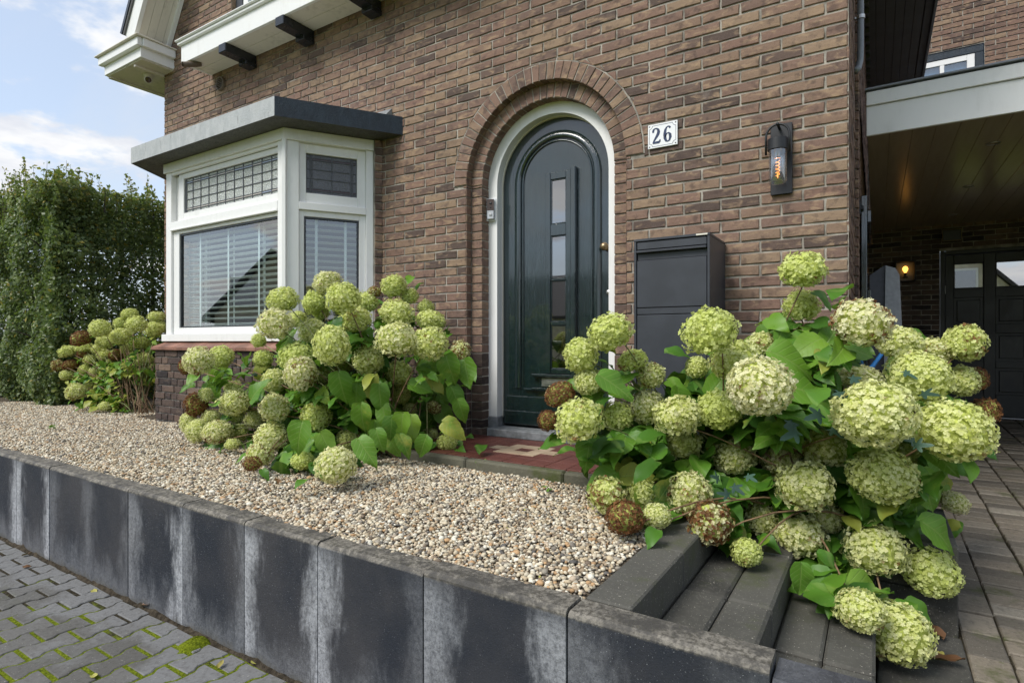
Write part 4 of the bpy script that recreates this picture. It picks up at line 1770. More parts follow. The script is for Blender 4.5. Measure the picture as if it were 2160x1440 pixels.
a_, b_, c_ = .0925, .0742, .0548
bone = [(b_, -a_), (b_, -.062), (c_, -.036), (c_, .036), (b_, .062), (b_, a_), (-b_, a_), (-b_, .062), (-c_, .036), (-c_, -.036), (-b_, -.062), (-b_, -a_)]
bones = [paver_mesh(bone, .04, .0045, M['paver']) for _ in range(6)]


def clip_y(poly, ym):
    out = []
    for i in range(len(poly)):
        a, b = poly[i], poly[(i + 1) % len(poly)]
        if a[1] <= ym:
            out.append(a)
        if (a[1] <= ym) != (b[1] <= ym):
            f = (ym - a[1]) / (b[1] - a[1])
            out.append((a[0] + (b[0] - a[0]) * f, ym))
    return out


cut_cache = {}

PXP, PYP = .1395, .203
cells = []
for i in range(60):
    x = -.3 - i * PXP
    for j in range(-1, 16):
        y = WY - .015 - .1 - j * PYP + (PYP / 2 if i % 2 else 0)
        if y - .1 < WY - .03:
            cells.append((x, y))
vis = [c for c in cells if in_view(Vector((c[0], c[1], 0)), 0, 40)]
vis.sort(key=lambda c: math.hypot(*c))
near = set(vis[:300])
rest = MB()
for c in cells:
    tilt = Matrix.Rotation(random.gauss(0, .008), 4, 'X') @ Matrix.Rotation(random.gauss(0, .010), 4, 'Y') @ Matrix.Rotation(random.gauss(0, .010), 4, 'Z')
    mw = Matrix.Translation((c[0] + random.gauss(0, .0012), c[1] + random.gauss(0, .0012), random.gauss(.0, .0016))) @ tilt
    me = random.choice(bones)
    lim = WY - .014 - c[1]
    if lim < .095:
        key = round(lim, 3)
        if key not in cut_cache:
            cut_cache[key] = paver_mesh(clip_y(bone, lim), .04, .0045, M['paver'])
        me = cut_cache[key]
    if c in near:
        link("paver", me, street, mw)
    elif c[1] > -1.6:
        rest.add([mw @ v.co for v in me.vertices], [list(p.vertices) for p in me.polygons])
if rest.v:
    o = rest.build("paving", M['paver'], street)
    o["kind"] = "stuff"

# earth under the raised front garden, the neighbour's lawn
m = MB()
n = 24
gx0, gx1, gy0, gy1 = -12.6, -.764, WY + .09, F + .02


def gravel_h(x, y):
    return GZ - .012 + .022 * (y - gy0) / (gy1 - gy0) + .010 * mnoise.noise(Vector((x * 1.7, y * 1.7, 0))) + .005 * mnoise.noise(Vector((x * 6, y * 6, 3)))


vs, fs = [], []
nx, ny = 70, 20
for j in range(ny + 1):
    for i in range(nx + 1):
        x, y = gx0 + (gx1 - gx0) * i / nx, gy0 + (gy1 - gy0) * j / ny
        vs.append((x, y, gravel_h(x, y) - .006))
for j in range(ny):
    for i in range(nx):
        a = j * (nx + 1) + i
        fs.append([a, a + 1, a + nx + 2, a + nx + 1])
m.smooth = True
m.add(vs, fs)
tag(m.build("garden_ground", M['pebblebase'], None, normals=False), kind="structure")
m = MB()
m.box(-40, -12.6, WY + .1, 60, -.04, .58)
tag(m.build("lawn", M['lawn'], None), kind="structure")
m = MB()
m.box(-12.6, XL + .02, F + .02, 12, -.04, .60)
tag(m.build("garden_path_ground", M['pebblebase'], None), kind="structure")


# pebbles
def pebbles():
    cell = .0132
    xs = np.arange(-9.6, -.64, cell)
    ys = np.arange(gy0 - .005, F - .02, cell)
    X, Y = np.meshgrid(xs, ys)
    X, Y = X.ravel(), Y.ravel()
    X = X + NPR.uniform(-.5, .5, X.size) * cell * 1.1
    Y = Y + NPR.uniform(-.5, .5, Y.size) * cell * 1.1
    keep = ~((X > -2.88) & (Y > 2.885)) & ~((X > -.775)) & (Y > gy0 - .004)
    keep &= ~((X > le.x - .02) & (X < re.x + .02) & (Y > cl.y + .04))
    X, Y = X[keep], Y[keep]
    # extra scatter on top
    n = X.size
    Z = np.array([gravel_h(a, b) for a, b in zip(X, Y)]) + NPR.uniform(-.005, .006, n)
    pal = np.array([(.62, .54, .42), (.70, .64, .53), (.52, .43, .31), (.78, .75, .68), (.36, .28, .20), (.48, .30, .16), (.34, .31, .27), (.22, .20, .18), (.09, .09, .095), (.17, .13, .10), (.58, .48, .38)])
    prob = np.array([.17, .17, .13, .10, .10, .06, .09, .06, .035, .035, .05])
    col = pal[NPR.choice(len(pal), n, p=prob / prob.sum())] * NPR.uniform(.78, 1.12, (n, 1))
    col = col * np.array([1.0, .985, .90])
    rad = NPR.lognormal(math.log(.0079), .30, n).clip(.0045, .017)
    sc = np.stack([rad * NPR.uniform(.85, 1.45, n), rad * NPR.uniform(.8, 1.1, n), rad * NPR.uniform(.5, .85, n)], 1)
    t = (1 + 5 ** .5) / 2
    ico = np.array([(-1, t, 0), (1, t, 0), (-1, -t, 0), (1, -t, 0), (0, -1, t), (0, 1, t), (0, -1, -t), (0, 1, -t), (t, 0, -1), (t, 0, 1), (-t, 0, -1), (-t, 0, 1)]) / math.sqrt(1 + t * t)
    icof = np.array([(0, 11, 5), (0, 5, 1), (0, 1, 7), (0, 7, 10), (0, 10, 11), (1, 5, 9), (5, 11, 4), (11, 10, 2), (10, 7, 6), (7, 1, 8), (3, 9, 4), (3, 4, 2), (3, 2, 6), (3, 6, 8), (3, 8, 9), (4, 9, 5), (2, 4, 11), (6, 2, 10), (8, 6, 7), (9, 8, 1)])
    octv = np.array([(1, 0, 0), (-1, 0, 0), (0, 1, 0), (0, -1, 0), (0, 0, 1), (0, 0, -1)]) * 1.12
    octf = np.array([(0, 2, 4), (2, 1, 4), (1, 3, 4), (3, 0, 4), (2, 0, 5), (1, 2, 5), (3, 1, 5), (0, 3, 5)])
    V, Fc, C = [], [], []
    base = 0
    for sel, tv, tf in ((X > -4.4, ico, icof), (X <= -4.4, octv, octf)):
        k = int(sel.sum())
        loc = tv[None] * sc[sel][:, None, :] * NPR.uniform(.84, 1.12, (k, len(tv), 1))
        yaw, tx = NPR.uniform(0, 6.28, k), NPR.normal(0, .38, k)
        cy, sy, cx, sx_ = np.cos(yaw), np.sin(yaw), np.cos(tx), np.sin(tx)
        y2 = loc[..., 1] * cx[:, None] - loc[..., 2] * sx_[:, None]
        z2 = loc[..., 1] * sx_[:, None] + loc[..., 2] * cx[:, None]
        x3 = loc[..., 0] * cy[:, None] - y2 * sy[:, None]
        y3 = loc[..., 0] * sy[:, None] + y2 * cy[:, None]
        P = np.stack([x3 + X[sel][:, None], y3 + Y[sel][:, None], z2 + Z[sel][:, None]], -1)
        V.append(P.reshape(-1, 3))
        Fc.append((tf[None] + (np.arange(k) * len(tv))[:, None, None] + base).reshape(-1, 3))
        C.append(np.repeat(col[sel], len(tv), 0))
        base += k * len(tv)
    V, Fc, C = np.concatenate(V), np.concatenate(Fc), np.concatenate(C)
    me = bpy.data.meshes.new("gravel")
    me.vertices.add(len(V))
    me.vertices.foreach_set("co", V.astype(np.float32).ravel())
    me.loops.add(Fc.size)
    me.loops.foreach_set("vertex_index", Fc.astype(np.int32).ravel())
    me.polygons.add(len(Fc))
    me.polygons.foreach_set("loop_start", np.arange(0, Fc.size, 3, dtype=np.int32))
    me.polygons.foreach_set("use_smooth", np.ones(len(Fc), dtype=bool))
    me.update(calc_edges=True)
    ca_ = me.color_attributes.new("tint", 'FLOAT_COLOR', 'POINT')
    ca_.data.foreach_set("color", np.concatenate([C, np.ones((len(C), 1))], 1).astype(np.float32).ravel())
    me.materials.append(M['pebble'])
    o = bpy.data.objects.new("gravel", me)
    COL.objects.link(o)
    tag(o, "pale beige rounded gravel filling the raised front garden", "gravel", kind="stuff")


pebbles()

# ---- retaining wall of concrete panels
rw = thing("retaining_wall", (-4.0, WY, 0), "low dark concrete panel wall with white lime streaks along the street", "wall")
xj = -0.218
xs = [-.218, -.775, -1.331, -1.884, -2.375, -2.882, -3.43, -3.93, -4.46, -5.0] + [-5.0 - .54 * i for i in range(1, 14)]
for i in range(len(xs) - 1):
    x0, x1 = xs[i + 1] + .0035, xs[i] - .0035
    w = x1 - x0
    dz, dy = random.gauss(0, .0025), random.gauss(0, .0012)
    top = .602 + dz
    prof = [(0, -.06), (0, top - .014), (.004, top - .006), (.014, top), (.104, top), (.108, top - .01), (.108, -.06)]
    m = MB()
    nseg = 5
    for a in range(nseg):
        pass
    m.prism(prof, -w / 2, w / 2, lambda a, b, d: (d, a, b))
    m.build("panel", M['panel'], rw, Matrix.Translation(((x0 + x1) / 2, WY + dy, 0)) @ Matrix.Rotation(random.gauss(0, .0015), 4, 'Z'))
for i in range(3):
    x0, x1 = xj + .0025 + i * .556, xj + .556 * (i + 1) - .0025
    w = x1 - x0
    top = .572
    prof = [(0, -.06), (0, top - .014), (.004, top - .006), (.014, top), (.125, top), (.13, top - .012), (.13, -.06)]
    m = MB()
    m.prism(prof, -w / 2, w / 2, lambda a, b, d: (d, a, b))
    m.build("panel", M['panel'], rw, Matrix.Translation(((x0 + x1) / 2, WY, 0)))
# soil line along the foot of the wall
m = MB()
vs, fs = [], []
nn = 260
for i in range(nn + 1):
    x = -9.0 + 9.4 * i / nn
    h = max(.001, .004 + .010 * mnoise.noise(Vector((x * 5, 0, 0))) + .030 * max(0, mnoise.noise(Vector((x * 19, 4, 0))) - .1))
    d = .012 + .018 * (mnoise.noise(Vector((x * 4, 9, 0))) + .5)
    vs += [(x, WY - .001, h * 1.3 + .004), (x, WY - d * .4, h * .7 + .004), (x, WY - d, -.006)]
for i in range(nn):
    for j in range(2):
        a = i * 3 + j
        fs.append([a, a + 1, a + 4, a + 3])
m.smooth = True
m.add(vs, fs)
tag(m.build("soil_edge_ground", M['soil'], None, normals=False), kind="structure")

# ---- steps of dark blocks, kerb, planter
steps = thing("garden_steps", (-.4, 2.3, .1), "dark concrete block steps with raised kerb between gravel and drive", "steps")
g = .003
yb = [WY + .112, 2.19, 2.75, 3.04]
for i in range(3):
    boxobj("kerb_block", M['block'], steps, -.768, -.617, yb[i] + g, yb[i + 1] - g, .20, .604 + random.uniform(-.002, .002), .006)
for c in range(2):
    x0 = -.614 + c * .153
    for i in range(3):
        boxobj("step_block", M['block'], steps, x0 + g / 2, x0 + .153 - g / 2, yb[i] + g * 1.5, yb[i + 1] - g * 2, .20, .470 + random.uniform(-.005, .005), .010)
for c in range(2):
    x0 = -.307 + c * .153
    for i in range(3):
        boxobj("step_block", M['block'], steps, x0 + g / 2, x0 + .153 - g / 2, yb[i] + g * 1.5, yb[i + 1] - g * 1.5, .05, .330 + random.uniform(-.005, .005), .010)
for i in range(2):
    boxobj("step_slab", M['block'], steps, .0015, .30, (WY + .135, 2.40)[i], (2.397, 3.037)[i], .0, drive_z(2.4) + .012, .005)

planter = thing("planter_wall", (-.25, 3.3, .1), "black stacked block planter edge under the large right hydrangea", "planter")
for z0, z1 in ((.05, .335), (.338, .537)):
    boxobj("block", M['block'], planter, -.305 if z0 > .3 else -.30, .0, 3.043, 3.19, z0, z1, .004)
    boxobj("block", M['block'], planter, .003, .291, 3.043, 3.19, z0, z1, .004)
    boxobj("block", M['block'], planter, .143, .291, 3.193, 3.70, z0, z1, .004)
m = MB()
vs, fs = [], []
for j in range(9):
    for i in range(15):
        x, y = -.79 + .93 * i / 14, 3.05 + .66 * j / 8
        if x < -.31:
            y = 3.045 + .66 * j / 8
        vs.append((x, y, .515 + .02 * mnoise.noise(Vector((x * 9, y * 9, 0))) + .03 * random.random()))
for j in range(8):
    for i in range(14):
        a = j * 15 + i
        fs.append([a, a + 1, a + 16, a + 15])
m.add(vs, fs)
m.build("soil", M['soil'], planter, normals=False)

# ---- drive
m = MB()
m.add([(-.13, WY + .14, drive_z(WY + .14) - .016), (6, WY + .14, drive_z(WY + .14) - .016), (6, 9.85, drive_z(9.85) - .016), (-.13, 9.85, drive_z(9.85) - .016)], [(0, 1, 2, 3)])
drive = tag(m.build("driveway", M['joint_d'], None, normals=False), kind="structure")
rect = lambda w, l: [(w / 2, -l / 2), (w / 2, l / 2), (-w / 2, l / 2), (-w / 2, -l / 2)]
dr = [paver_mesh(rect(.199, .1045), .05, .007, M['drive']) for _ in range(5)]
dr2 = [paver_mesh(rect(.133, .192), .05, .007, M['drive']) for _ in range(3)]
slope = math.atan(.034)
cells = []
for i in range(16):
    for j in range(70):
        x = .44 + .105 + i * .2115
        y = WY + .2 + j * .1195 + (.06 if i % 2 else 0)
        if y < 9.7:
            cells.append((x, y, 0))
for j in range(45):
    cells.append((.372, WY + .25 + j * .2045, 1))
vis = [c for c in cells if in_view(Vector((c[0], c[1], 0)), .25, 30)]
vis.sort(key=lambda c: c[1])
near = set(vis[:300])
rest = MB()
for c in cells:
    mw = Matrix.Translation((c[0] + random.gauss(0, .0012), c[1] + random.gauss(0, .0012), drive_z(c[1]) + random.gauss(0, .002))) @ Matrix.Rotation(slope + random.gauss(0, .01), 4, 'X') @ Matrix.Rotation(random.gauss(0, .01), 4, 'Y') @ Matrix.Rotation(random.gauss(0, .008), 4, 'Z')
    me = random.choice(dr2 if c[2] else dr)
    if c in near:
        link("paver", me, drive, mw)
    else:
        rest.add([mw @ v.co for v in me.vertices], [list(p.vertices) for p in me.polygons])
o = rest.build("paving", M['drive'], drive)
o["kind"] = "stuff"

# ------------------------------------------------------------------ carport and garage
cp_t = thing("carport", (2.0, 5.05, .25), "flat roofed carport with white fascia beside the house", "carport")
boxobj("roof", M['greyboard'], cp_t, -.06, 6.0, 5.21, 9.78, 3.245, 3.307, .004)
boxobj("fascia", M['white'], cp_t, -.065, 6.0, 5.18, 5.205, 2.97, 3.192, .003)
boxobj("fascia_trim", M['white'], cp_t, -.065, 6.0, 5.162, 5.205, 3.195, 3.297, .003)
boxobj("roof_edge", M['pvc'], cp_t, -.075, 6.0, 5.145, 5.24, 3.309, 3.325, .003)
for i in range(42):
    x0 = -.06 + i * .145
    boxobj("ceiling_board", M['ceiling'], cp_t, x0, x0 + .1445, 5.207, 9.78, 2.985, 3.005, .003)
for u, v in ((2095, 302), (2043, 393), (2010, 452)):
    p = at(u, v, (2.985 - EYE) * FOC / (720 - v))
    m = MB()
    m.lathe([(.036, 0), (.045, -.004), (.047, .0)], 20, Matrix.Translation((p.x, p.y, 2.983)))
    m.build("downlight", M['steel'], cp_t)

gar = thing("garage", (2.0, 9.8, .4), "brick garage end wall with black panelled door behind the carport", "garage")
GY = 9.80
gd0, gd1, gt, gb = .735, 3.15, 2.63, drive_z(9.8)
holes = [[(gd0, gb - .1), (gd1, gb - .1), (gd1, gt), (gd0, gt)], [(.32, 4.2), (1.21, 4.2), (1.21, 5.36), (.32, 5.36)]]
gw = sheet_with_holes("garage_wall", [(-.3, .0), (6, .0), (6, 8), (-.3, 8)], holes, GY + .011, M['mortar'], gar)
wl = Wall((0, GY, 0), (1, 0, 0), (0, -1, 0))
z, k = .38, 0
while z < 7.6:
    wl.course(z, CO, -.1, 5.2, PITCH if k % 2 else PITCH / 2, [lambda zz: (gd0 - .005, gd1 + .005) if zz < gt + .005 else None, lambda zz: (.32, 1.21) if 4.2 < zz < 5.36 else None], dark=z < 2.94)
    z += CO
    k += 1
wl.flush(gw, 300, lambda c, zc: in_view(c, zc) and (zc < 2.9 or zc > 3.6), BM, BMO, 'g')
boxobj("side_wall", M['mortar_d'], gar, 5.2, 5.4, 5.1, GY, .0, 4.0, .01)  # unseen wall added to keep light out of the carport
gdr = boxobj("garage_door", M['garageblack'], gar, gd0 + .06, gd1, GY + .06, GY + .10, gb, gt - .055, .003)
boxobj("door_jamb", M['garageblack'], gar, gd0 + .002, gd0 + .056, GY - .01, GY + .11, gb, gt - .002, .004)
boxobj("door_head", M['garageblack'], gar, gd0 + .057, gd1, GY - .01, GY + .11, gt - .052, gt - .002, .004)
cx_ = [(.888, 1.208), (1.33, 1.65), (1.85, 2.17), (2.29, 2.61)]
zr = [(2.113, 2.453), (1.631, 1.991), (1.14, 1.51), (.70, 1.05)]
# rails and stiles proud of the panels
xcuts = [gd0 + .061] + [q for c in cx_ for q in c] + [gd1 - .1]
for i in range(0, len(xcuts), 2):
    boxobj("stile", M['garageblack'], gdr, xcuts[i], xcuts[i + 1], GY + .035, GY + .059, gb + .01, gt - .06, .004)
zc_ = [gb + .012] + [q for r_ in reversed(zr) for q in r_] + [gt - .062]
for (xa, xb) in cx_:
    for i in range(0, len(zc_), 2):
        boxobj("rail", M['garageblack'], gdr, xa + .001, xb - .001, GY + .035, GY + .059, zc_[i], zc_[i + 1], .004)
    for j, (za, zb) in enumerate(zr):
        if j == 0:
            boxobj("pane", M['garageglass'], gdr, xa + .012, xb - .012, GY + .048, GY + .052, za + .012, zb - .012, .001)
            boxobj("pane_backing", M['room'], gdr, xa + .002, xb - .002, GY + .055, GY + .0585, za + .002, zb - .002, .001)
        else:
            boxobj("panel", M['garageblack'], gdr, xa + .035, xb - .035, GY + .045, GY + .0595, za + .035, zb - .035, .012)
for z_ in (2.05, 1.3):
    m = MB()
    m.tube([(gd0 + .058, GY + .03, z_), (gd0 + .058, GY + .03, z_ + .11)], .008, 8)
    m.build("hinge", M['steel'], gdr)
# window over the carport roof
gwin = boxobj("upper_window_frame", M['canopydark'], gar, .325, 1.205, GY + .02, GY + .06, 5.26, 5.355, .004)
boxobj("window_frame", M['canopydark'], gwin, 1.115, 1.204, GY + .021, GY + .06, 4.2, 5.258, .004)
boxobj("sash", M['white'], gwin, 1.03, 1.113, GY + .03, GY + .07, 4.2, 5.258, .004)
boxobj("sash", M['white'], gwin, .325, 1.029, GY + .03, GY + .07, 5.18, 5.257, .004)
boxobj("sash", M['white'], gwin, .735, .785, GY + .03, GY + .07, 4.2, 5.179, .004)
boxobj("pane", M['glass'], gwin, .786, 1.029, GY + .05, GY + .055, 4.2, 5.179, .001)
boxobj("pane", M['glass'], gwin, .33, .734, GY + .05, GY + .055, 4.2, 5.179, .001)
boxobj("sky_tint_backing", M['skytint'], gwin, .2, 1.3, GY + .1, GY + .12, 4.1, 5.5, .001)  # sheet behind the panes, sky reflection put into its colour

# lantern, junction box, sensor on the garage wall
lan = thing("wall_lantern", (.34, GY, 2.24), "small square framed wall lantern with lit orange bulb on the garage wall", "lantern")
lx, lz, hw, hh = .34, 2.375, .105, .13
boxobj("back_plate", M['pvc'], lan, lx - hw, lx + hw, GY - .012, GY - .001, lz - hh, lz + hh, .002)
for a in ((lx - hw - .014, lx - hw, lz - hh - .014, lz + hh + .014), (lx + hw, lx + hw + .014, lz - hh - .014, lz + hh + .014), (lx - hw, lx + hw, lz - hh - .014, lz - hh), (lx - hw, lx + hw, lz + hh, lz + hh + .014)):
    boxobj("frame_bar", M['lampblack'], lan, a[0], a[1], GY - .13, GY - .001, a[2], a[3], .002)
m = MB()
m.smooth = True
m.lathe([(0, .055), (.018, .05), (.031, .03), (.034, .012), (.026, -.012), (.014, -.03), (.013, -.04)], 16, Matrix.Translation((lx, GY - .07, lz + .02)))
m.build("bulb", M['bulb'], lan)
m = MB()
m.lathe([(.016, -.04), (.016, -.085), (.03, -.09), (.03, -.11), (0, -.11)], 14, Matrix.Translation((lx, GY - .07, lz + .02)))
m.build("socket", M['lampblack'], lan)
jb = boxobj("junction_box", M['chargerdark'], None, .76, .96, GY - .07, GY - .002, 2.76, 2.905, .008)
tag(jb, "small square vent box high on the dark garage wall", "box")
m = MB()
for a in ((.755, .965, 2.755, 2.762), (.755, .965, 2.903, 2.910), (.755, .762, 2.762, 2.903), (.958, .965, 2.762, 2.903)):
    m.bbox(a[0], a[1], GY - .08, GY - .0705, a[2], a[3], .002)
m.build("cover_rim", M['brass'], jb)

# gate leaf folded back along the wall, charger, hose, downpipe
gate = boxobj("gate_leaf", M['doorgreen'], None, -.098, -.060, 5.09, 6.35, .45, 2.50, .004)
tag(gate, "dark green gate leaf folded open against the side wall", "gate")
boxobj("hinge_bracket", M['lampblack'], gate, -.115, -.099, 5.06, 5.10, 2.36, 2.44, .004)
m = MB()
m.bbox(-.128, -.10, 5.02, 5.058, 2.345, 2.455, .006)
m.bbox(-.12, -.08, 5.035, 5.089, 2.385, 2.415, .004)
m.build("hinge_pin", M['lampblack'], gate)
for z in (.95, 1.7, 2.3):
    boxobj("brace", M['doorgreen'], gate, -.0595, -.035, 5.12, 6.32, z, z + .09, .004)
ch = thing("wall_charger", (.0, 6.0, 1.2), "two tone grey wedge shaped charging box on the side wall", "charger")
pc_ = lambda u, v, y: at(u, v, y / ydir(u))
m = MB()
yc0, yc1 = 5.95, 6.25
# section seen from the drive: tapered front, sloping top
sec = [(-.05, 1.15), (.165, 1.15), (.185, 1.45), (.165, 1.98), (.13, 2.035), (.06, 2.06), (-.05, 1.98)]
m.prism([(a, b) for a, b in sec], yc0 + .01, yc1, lambda a, b, d: (a, d, b))
m.build("body", M['chargerdark'], ch)
m = MB()
m.prism([(.055, 1.16), (.17, 1.16), (.187, 1.45), (.167, 1.97), (.135, 2.03), (.067, 2.055)], yc0 - .02, yc0 + .009, lambda a, b, d: (a, d, b))
m.build("cover", M['chargerlight'], ch)
m = MB()
p0, p1 = Vector((-.095, 3.98, 1.50)), Vector((-.095, 3.98, 1.30))
m.tube([Vector((-.09, 3.99, 1.42)), Vector((-.085, 3.98, 1.32)), Vector((-.07, 4.02, 1.22)), Vector((-.02, 4.1, 1.25)), Vector((.03, 4.15, 1.33)), Vector((.0, 4.2, 1.42)), Vector((-.06, 4.1, 1.44))], .013, 10)
hose = m.build("garden_hose", M['blue'], None)
for p in hose.data.polygons:
    p.use_smooth = True
tag(hose, "short blue hose loop on the brick side wall by the corner", "hose")
m = MB()
m.smooth = True
m.tube([(-.092, 4.62, 5.2), (-.092, 4.62, 3.42), (-.094, 4.62, 3.33), (-.105, 4.60, 3.27), (-.124, 4.58, 3.24)], .021, 12)
dp = m.build("downpipe", M['pvc'], None)
tag(dp, "grey drain downpipe with bent end on the brick side wall", "downpipe")
m = MB()
m.lathe([(.021, -.012), (.027, -.012), (.027, .012), (.021, .012)], 14, Matrix.Translation((-.092, 4.62, 3.62)))
m.bbox(-.128, -.10, 4.61, 4.63, 3.612, 3.628, .002)
m.build("pipe_clip", M['steel'], dp)

# ------------------------------------------------------------------ things on the front wall
# house number
np_ = thing("house_number_plate", (-1.175, F, 2.66), "white enamel plate with blue-black number 26 right of the arch", "number plate")
x0, x1, z0, z1 = -1.272, -1.077, 2.662, 2.819
boxobj("plate", M['enamel'], np_, x0, x1, F - .014, F - .004, z0, z1, .002)
m = MB()
ins, rr = .011, .02
loop = []
for cx, cz_, a0 in ((x1 - ins, z1 - ins, 180), (x0 + ins, z1 - ins, 270), (x0 + ins, z0 + ins, 0), (x1 - ins, z0 + ins, 90)):
    aa = [R(a0 + 90 - 90 * i / 6) for i in range(7)]
    loop += [(cx + rr * math.cos(a), cz_ + rr * math.sin(a)) for a in aa]
w_ = .0011
for i in range(len(loop)):
    p, q = Vector(loop[i]), Vector(loop[(i + 1) % len(loop)])
    d = (q - p).normalized()
    nrm = Vector((-d.y, d.x)) * w_
    pts = [p + nrm - d * .0006, q + nrm + d * .0006, q - nrm + d * .0006, p - nrm - d * .0006]
    m.add([(a.x, F - .0148, a.y) for a in pts], [(0, 1, 2, 3)])
m.build("border_line", M['digit'], np_, normals=False)
for cx in (x0 + .012, x1 - .012):
    for cz_ in (z0 + .012, z1 - .012):
        m = MB()
        m.lathe([(0, .003), (.0035, .002), (.0045, 0)], 10, Matrix.Translation((cx, F - .0142, cz_)) @ Matrix.Rotation(R(90), 4, 'X'))
        m.build("screw", M['lampblack'], np_)


def stroke(mb, pts, wid, y):
    """ribbon through points with varying width: drawn digit"""
    n = len(pts)
    L_, R_ = [], []
    for i in range(n):
        a, b = Vector(pts[max(0, i - 1)]), Vector(pts[min(n - 1, i + 1)])
        d = (b - a).normalized()
        nn_ = Vector((-d.y, d.x)) * wid[i] / 2
        p = Vector(pts[i])
        L_.append(p + nn_)
        R_.append(p - nn_)
    vs = [(p.x, y, p.y) for p in L_ + R_] + [(p.x, y + .0012, p.y) for p in L_ + R_]
    fs = [[i, i + 1, n + i + 1, n + i] for i in range(n - 1)]
    mb.add(vs, fs)


dx0, dz0, dw, dh = x0 + .030, z0 + .028, .056, .100
m = MB()
two = [(.13, .73), (.10, .82), (.16, .92), (.32, .985), (.52, .98), (.70, .90), (.76, .76), (.70, .62), (.52, .45), (.30, .27), (.13, .11), (.10, .06)]
stroke(m, [(dx0 + a * dw, dz0 + b * dh) for a, b in two], [.010, .015, .013, .009, .010, .015, .020, .020, .017, .013, .010, .008], F - .0149)
stroke(m, [(dx0 + a * dw, dz0 + b * dh) for a, b in ((.05, .075), (.4, .07), (.82, .075), (.90, .13), (.93, .24))], [.013, .015, .016, .012, .007], F - .0152)
m.build("digit", M['digit'], np_, normals=False)
dx1 = dx0 + .076
m = MB()
six = [(.80, .86), (.70, .95), (.54, .99), (.36, .94), (.20, .78), (.13, .52), (.16, .25), (.30, .07), (.50, .02), (.70, .09), (.82, .28), (.78, .46), (.62, .56), (.42, .55), (.26, .44), (.19, .32)]
stroke(m, [(dx1 + a * dw * .95, dz0 + b * dh) for a, b in six], [.013, .012, .008, .010, .016, .020, .019, .014, .009, .013, .018, .017, .010, .008, .009, .008], F - .0149)
m.build("digit", M['digit'], np_, normals=False)

# lit wall lamp
wl_ = thing("wall_lamp", (-.47, F, 2.257), "black wall lamp with clear glass cylinder and glowing spiral filament", "lamp")
LXc, LYc = -.478, F - .098
boxobj("back_plate", M['lampblack'], wl_, -.527, -.411, F - .022, F - .003, 2.257, 2.668, .003)
m = MB()
m.lathe([(0, .07), (.050, .069), (.0535, .065), (.0535, .004), (.049, .0), (.0, .0)], 40, Matrix.Translation((LXc, LYc, 2.49)))
m.build("cap", M['lampblack'], wl_)
m = MB()
m.smooth = True
bow = [(LXc - .062, LYc, 2.475), (LXc - .062, LYc, 2.575)] + [(LXc - .062 * math.cos(R(a)), LYc, 2.575 + .068 * math.sin(R(a))) for a in range(15, 180, 15)] + [(LXc + .062, LYc, 2.575), (LXc + .062, LYc, 2.475)]
m.tube(bow, .0065, 8)
m.build("bow", M['lampblack'], wl_)
m = MB()
m.smooth = True
m.tube([(LXc, LYc - .012, 2.643), (LXc, F - .02, 2.640)], .008, 10)
m.build("arm", M['lampblack'], wl_)
for sx in (-1, 1):
    m = MB()
    m.tube([(LXc + sx * .05, LYc, 2.52), (LXc + sx * .068, LYc, 2.52)], .005, 8)
    m.build("pivot", M['lampblack'], wl_)
m = MB()
m.smooth = True
m.lathe([(.049, .0), (.049, -.178), (.047, -.183), (.0448, -.178), (.0448, .0)], 32, Matrix.Translation((LXc, LYc, 2.4898)))
m.build("glass_cylinder", M['lampglass'], wl_)
m = MB()
m.smooth = True
m.lathe([(.012, .0), (.012, -.035), (.019, -.04), (.0205, -.05), (.0205, -.145), (.014, -.158), (0, -.160)], 18, Matrix.Translation((LXc, LYc, 2.4895)))
m.build("bulb_glass", M['lampglass'], wl_)
m = MB()
m.lathe([(.0135, .0), (.0135, -.03), (.010, -.034)], 14, Matrix.Translation((LXc, LYc, 2.4894)))
m.build("bulb_cap", M['chargerlight'], wl_)
m = MB()
hel = [(LXc + .0105 * math.cos(a * .55), LYc + .0105 * math.sin(a * .55), 2.435 - a * .0017) for a in range(54)]
m.tube(hel, .0014, 5)
m.tube([(LXc - .014, LYc - .004, 2.446), (LXc, LYc - .015, 2.445), (LXc + .014, LYc - .004, 2.446)], .0012, 5)
m.tube([(LXc, LYc, 2.36), (LXc, LYc, 2.337)], .0026, 6)
m.build("filament", M['filament'], wl_)

# parcel letterbox
mb_ = thing("parcel_letterbox", (-1.0, 3.5, .66), "tall anthracite steel parcel letterbox standing between door and hydrangea", "letterbox")
X0, X1, Y0, Y1, Z0, Z1 = -1.226, -.785, 3.304, F - .004, .66, 2.008
boxobj("side_panel", M['anthracite'], mb_, X0, X0 + .014, Y0, Y1, Z0, Z1 - .015, .002)
boxobj("side_panel", M['anthracite'], mb_, X1 - .014, X1, Y0, Y1, Z0, Z1 - .015, .002)
boxobj("back_panel", M['anthracite'], mb_, X0 + .015, X1 - .015, Y1 - .02, Y1, Z0, Z1 - .016, .002)
boxobj("top_panel", M['anthracite'], mb_, X0 - .001, X1 + .001, Y0 - .001, Y1, Z1 - .0145, Z1, .002)
boxobj("inner_body", M['lampblack'], mb_, X0 + .0145, X1 - .0145, Y0 + .03, Y1 - .021, Z0 + .01, Z1 - .02, .002)
xa, xb = X0 + .017, X1 - .017
fl = boxobj("drop_flap", M['anthracite'], mb_, xa, xb, Y0 + .006, Y0 + .028, 1.944, 1.990, .003)
boxobj("flap_handle", M['anthracite'], mb_, xa, xb, Y0 - .012, Y0 + .025, 1.924, 1.938, .003)
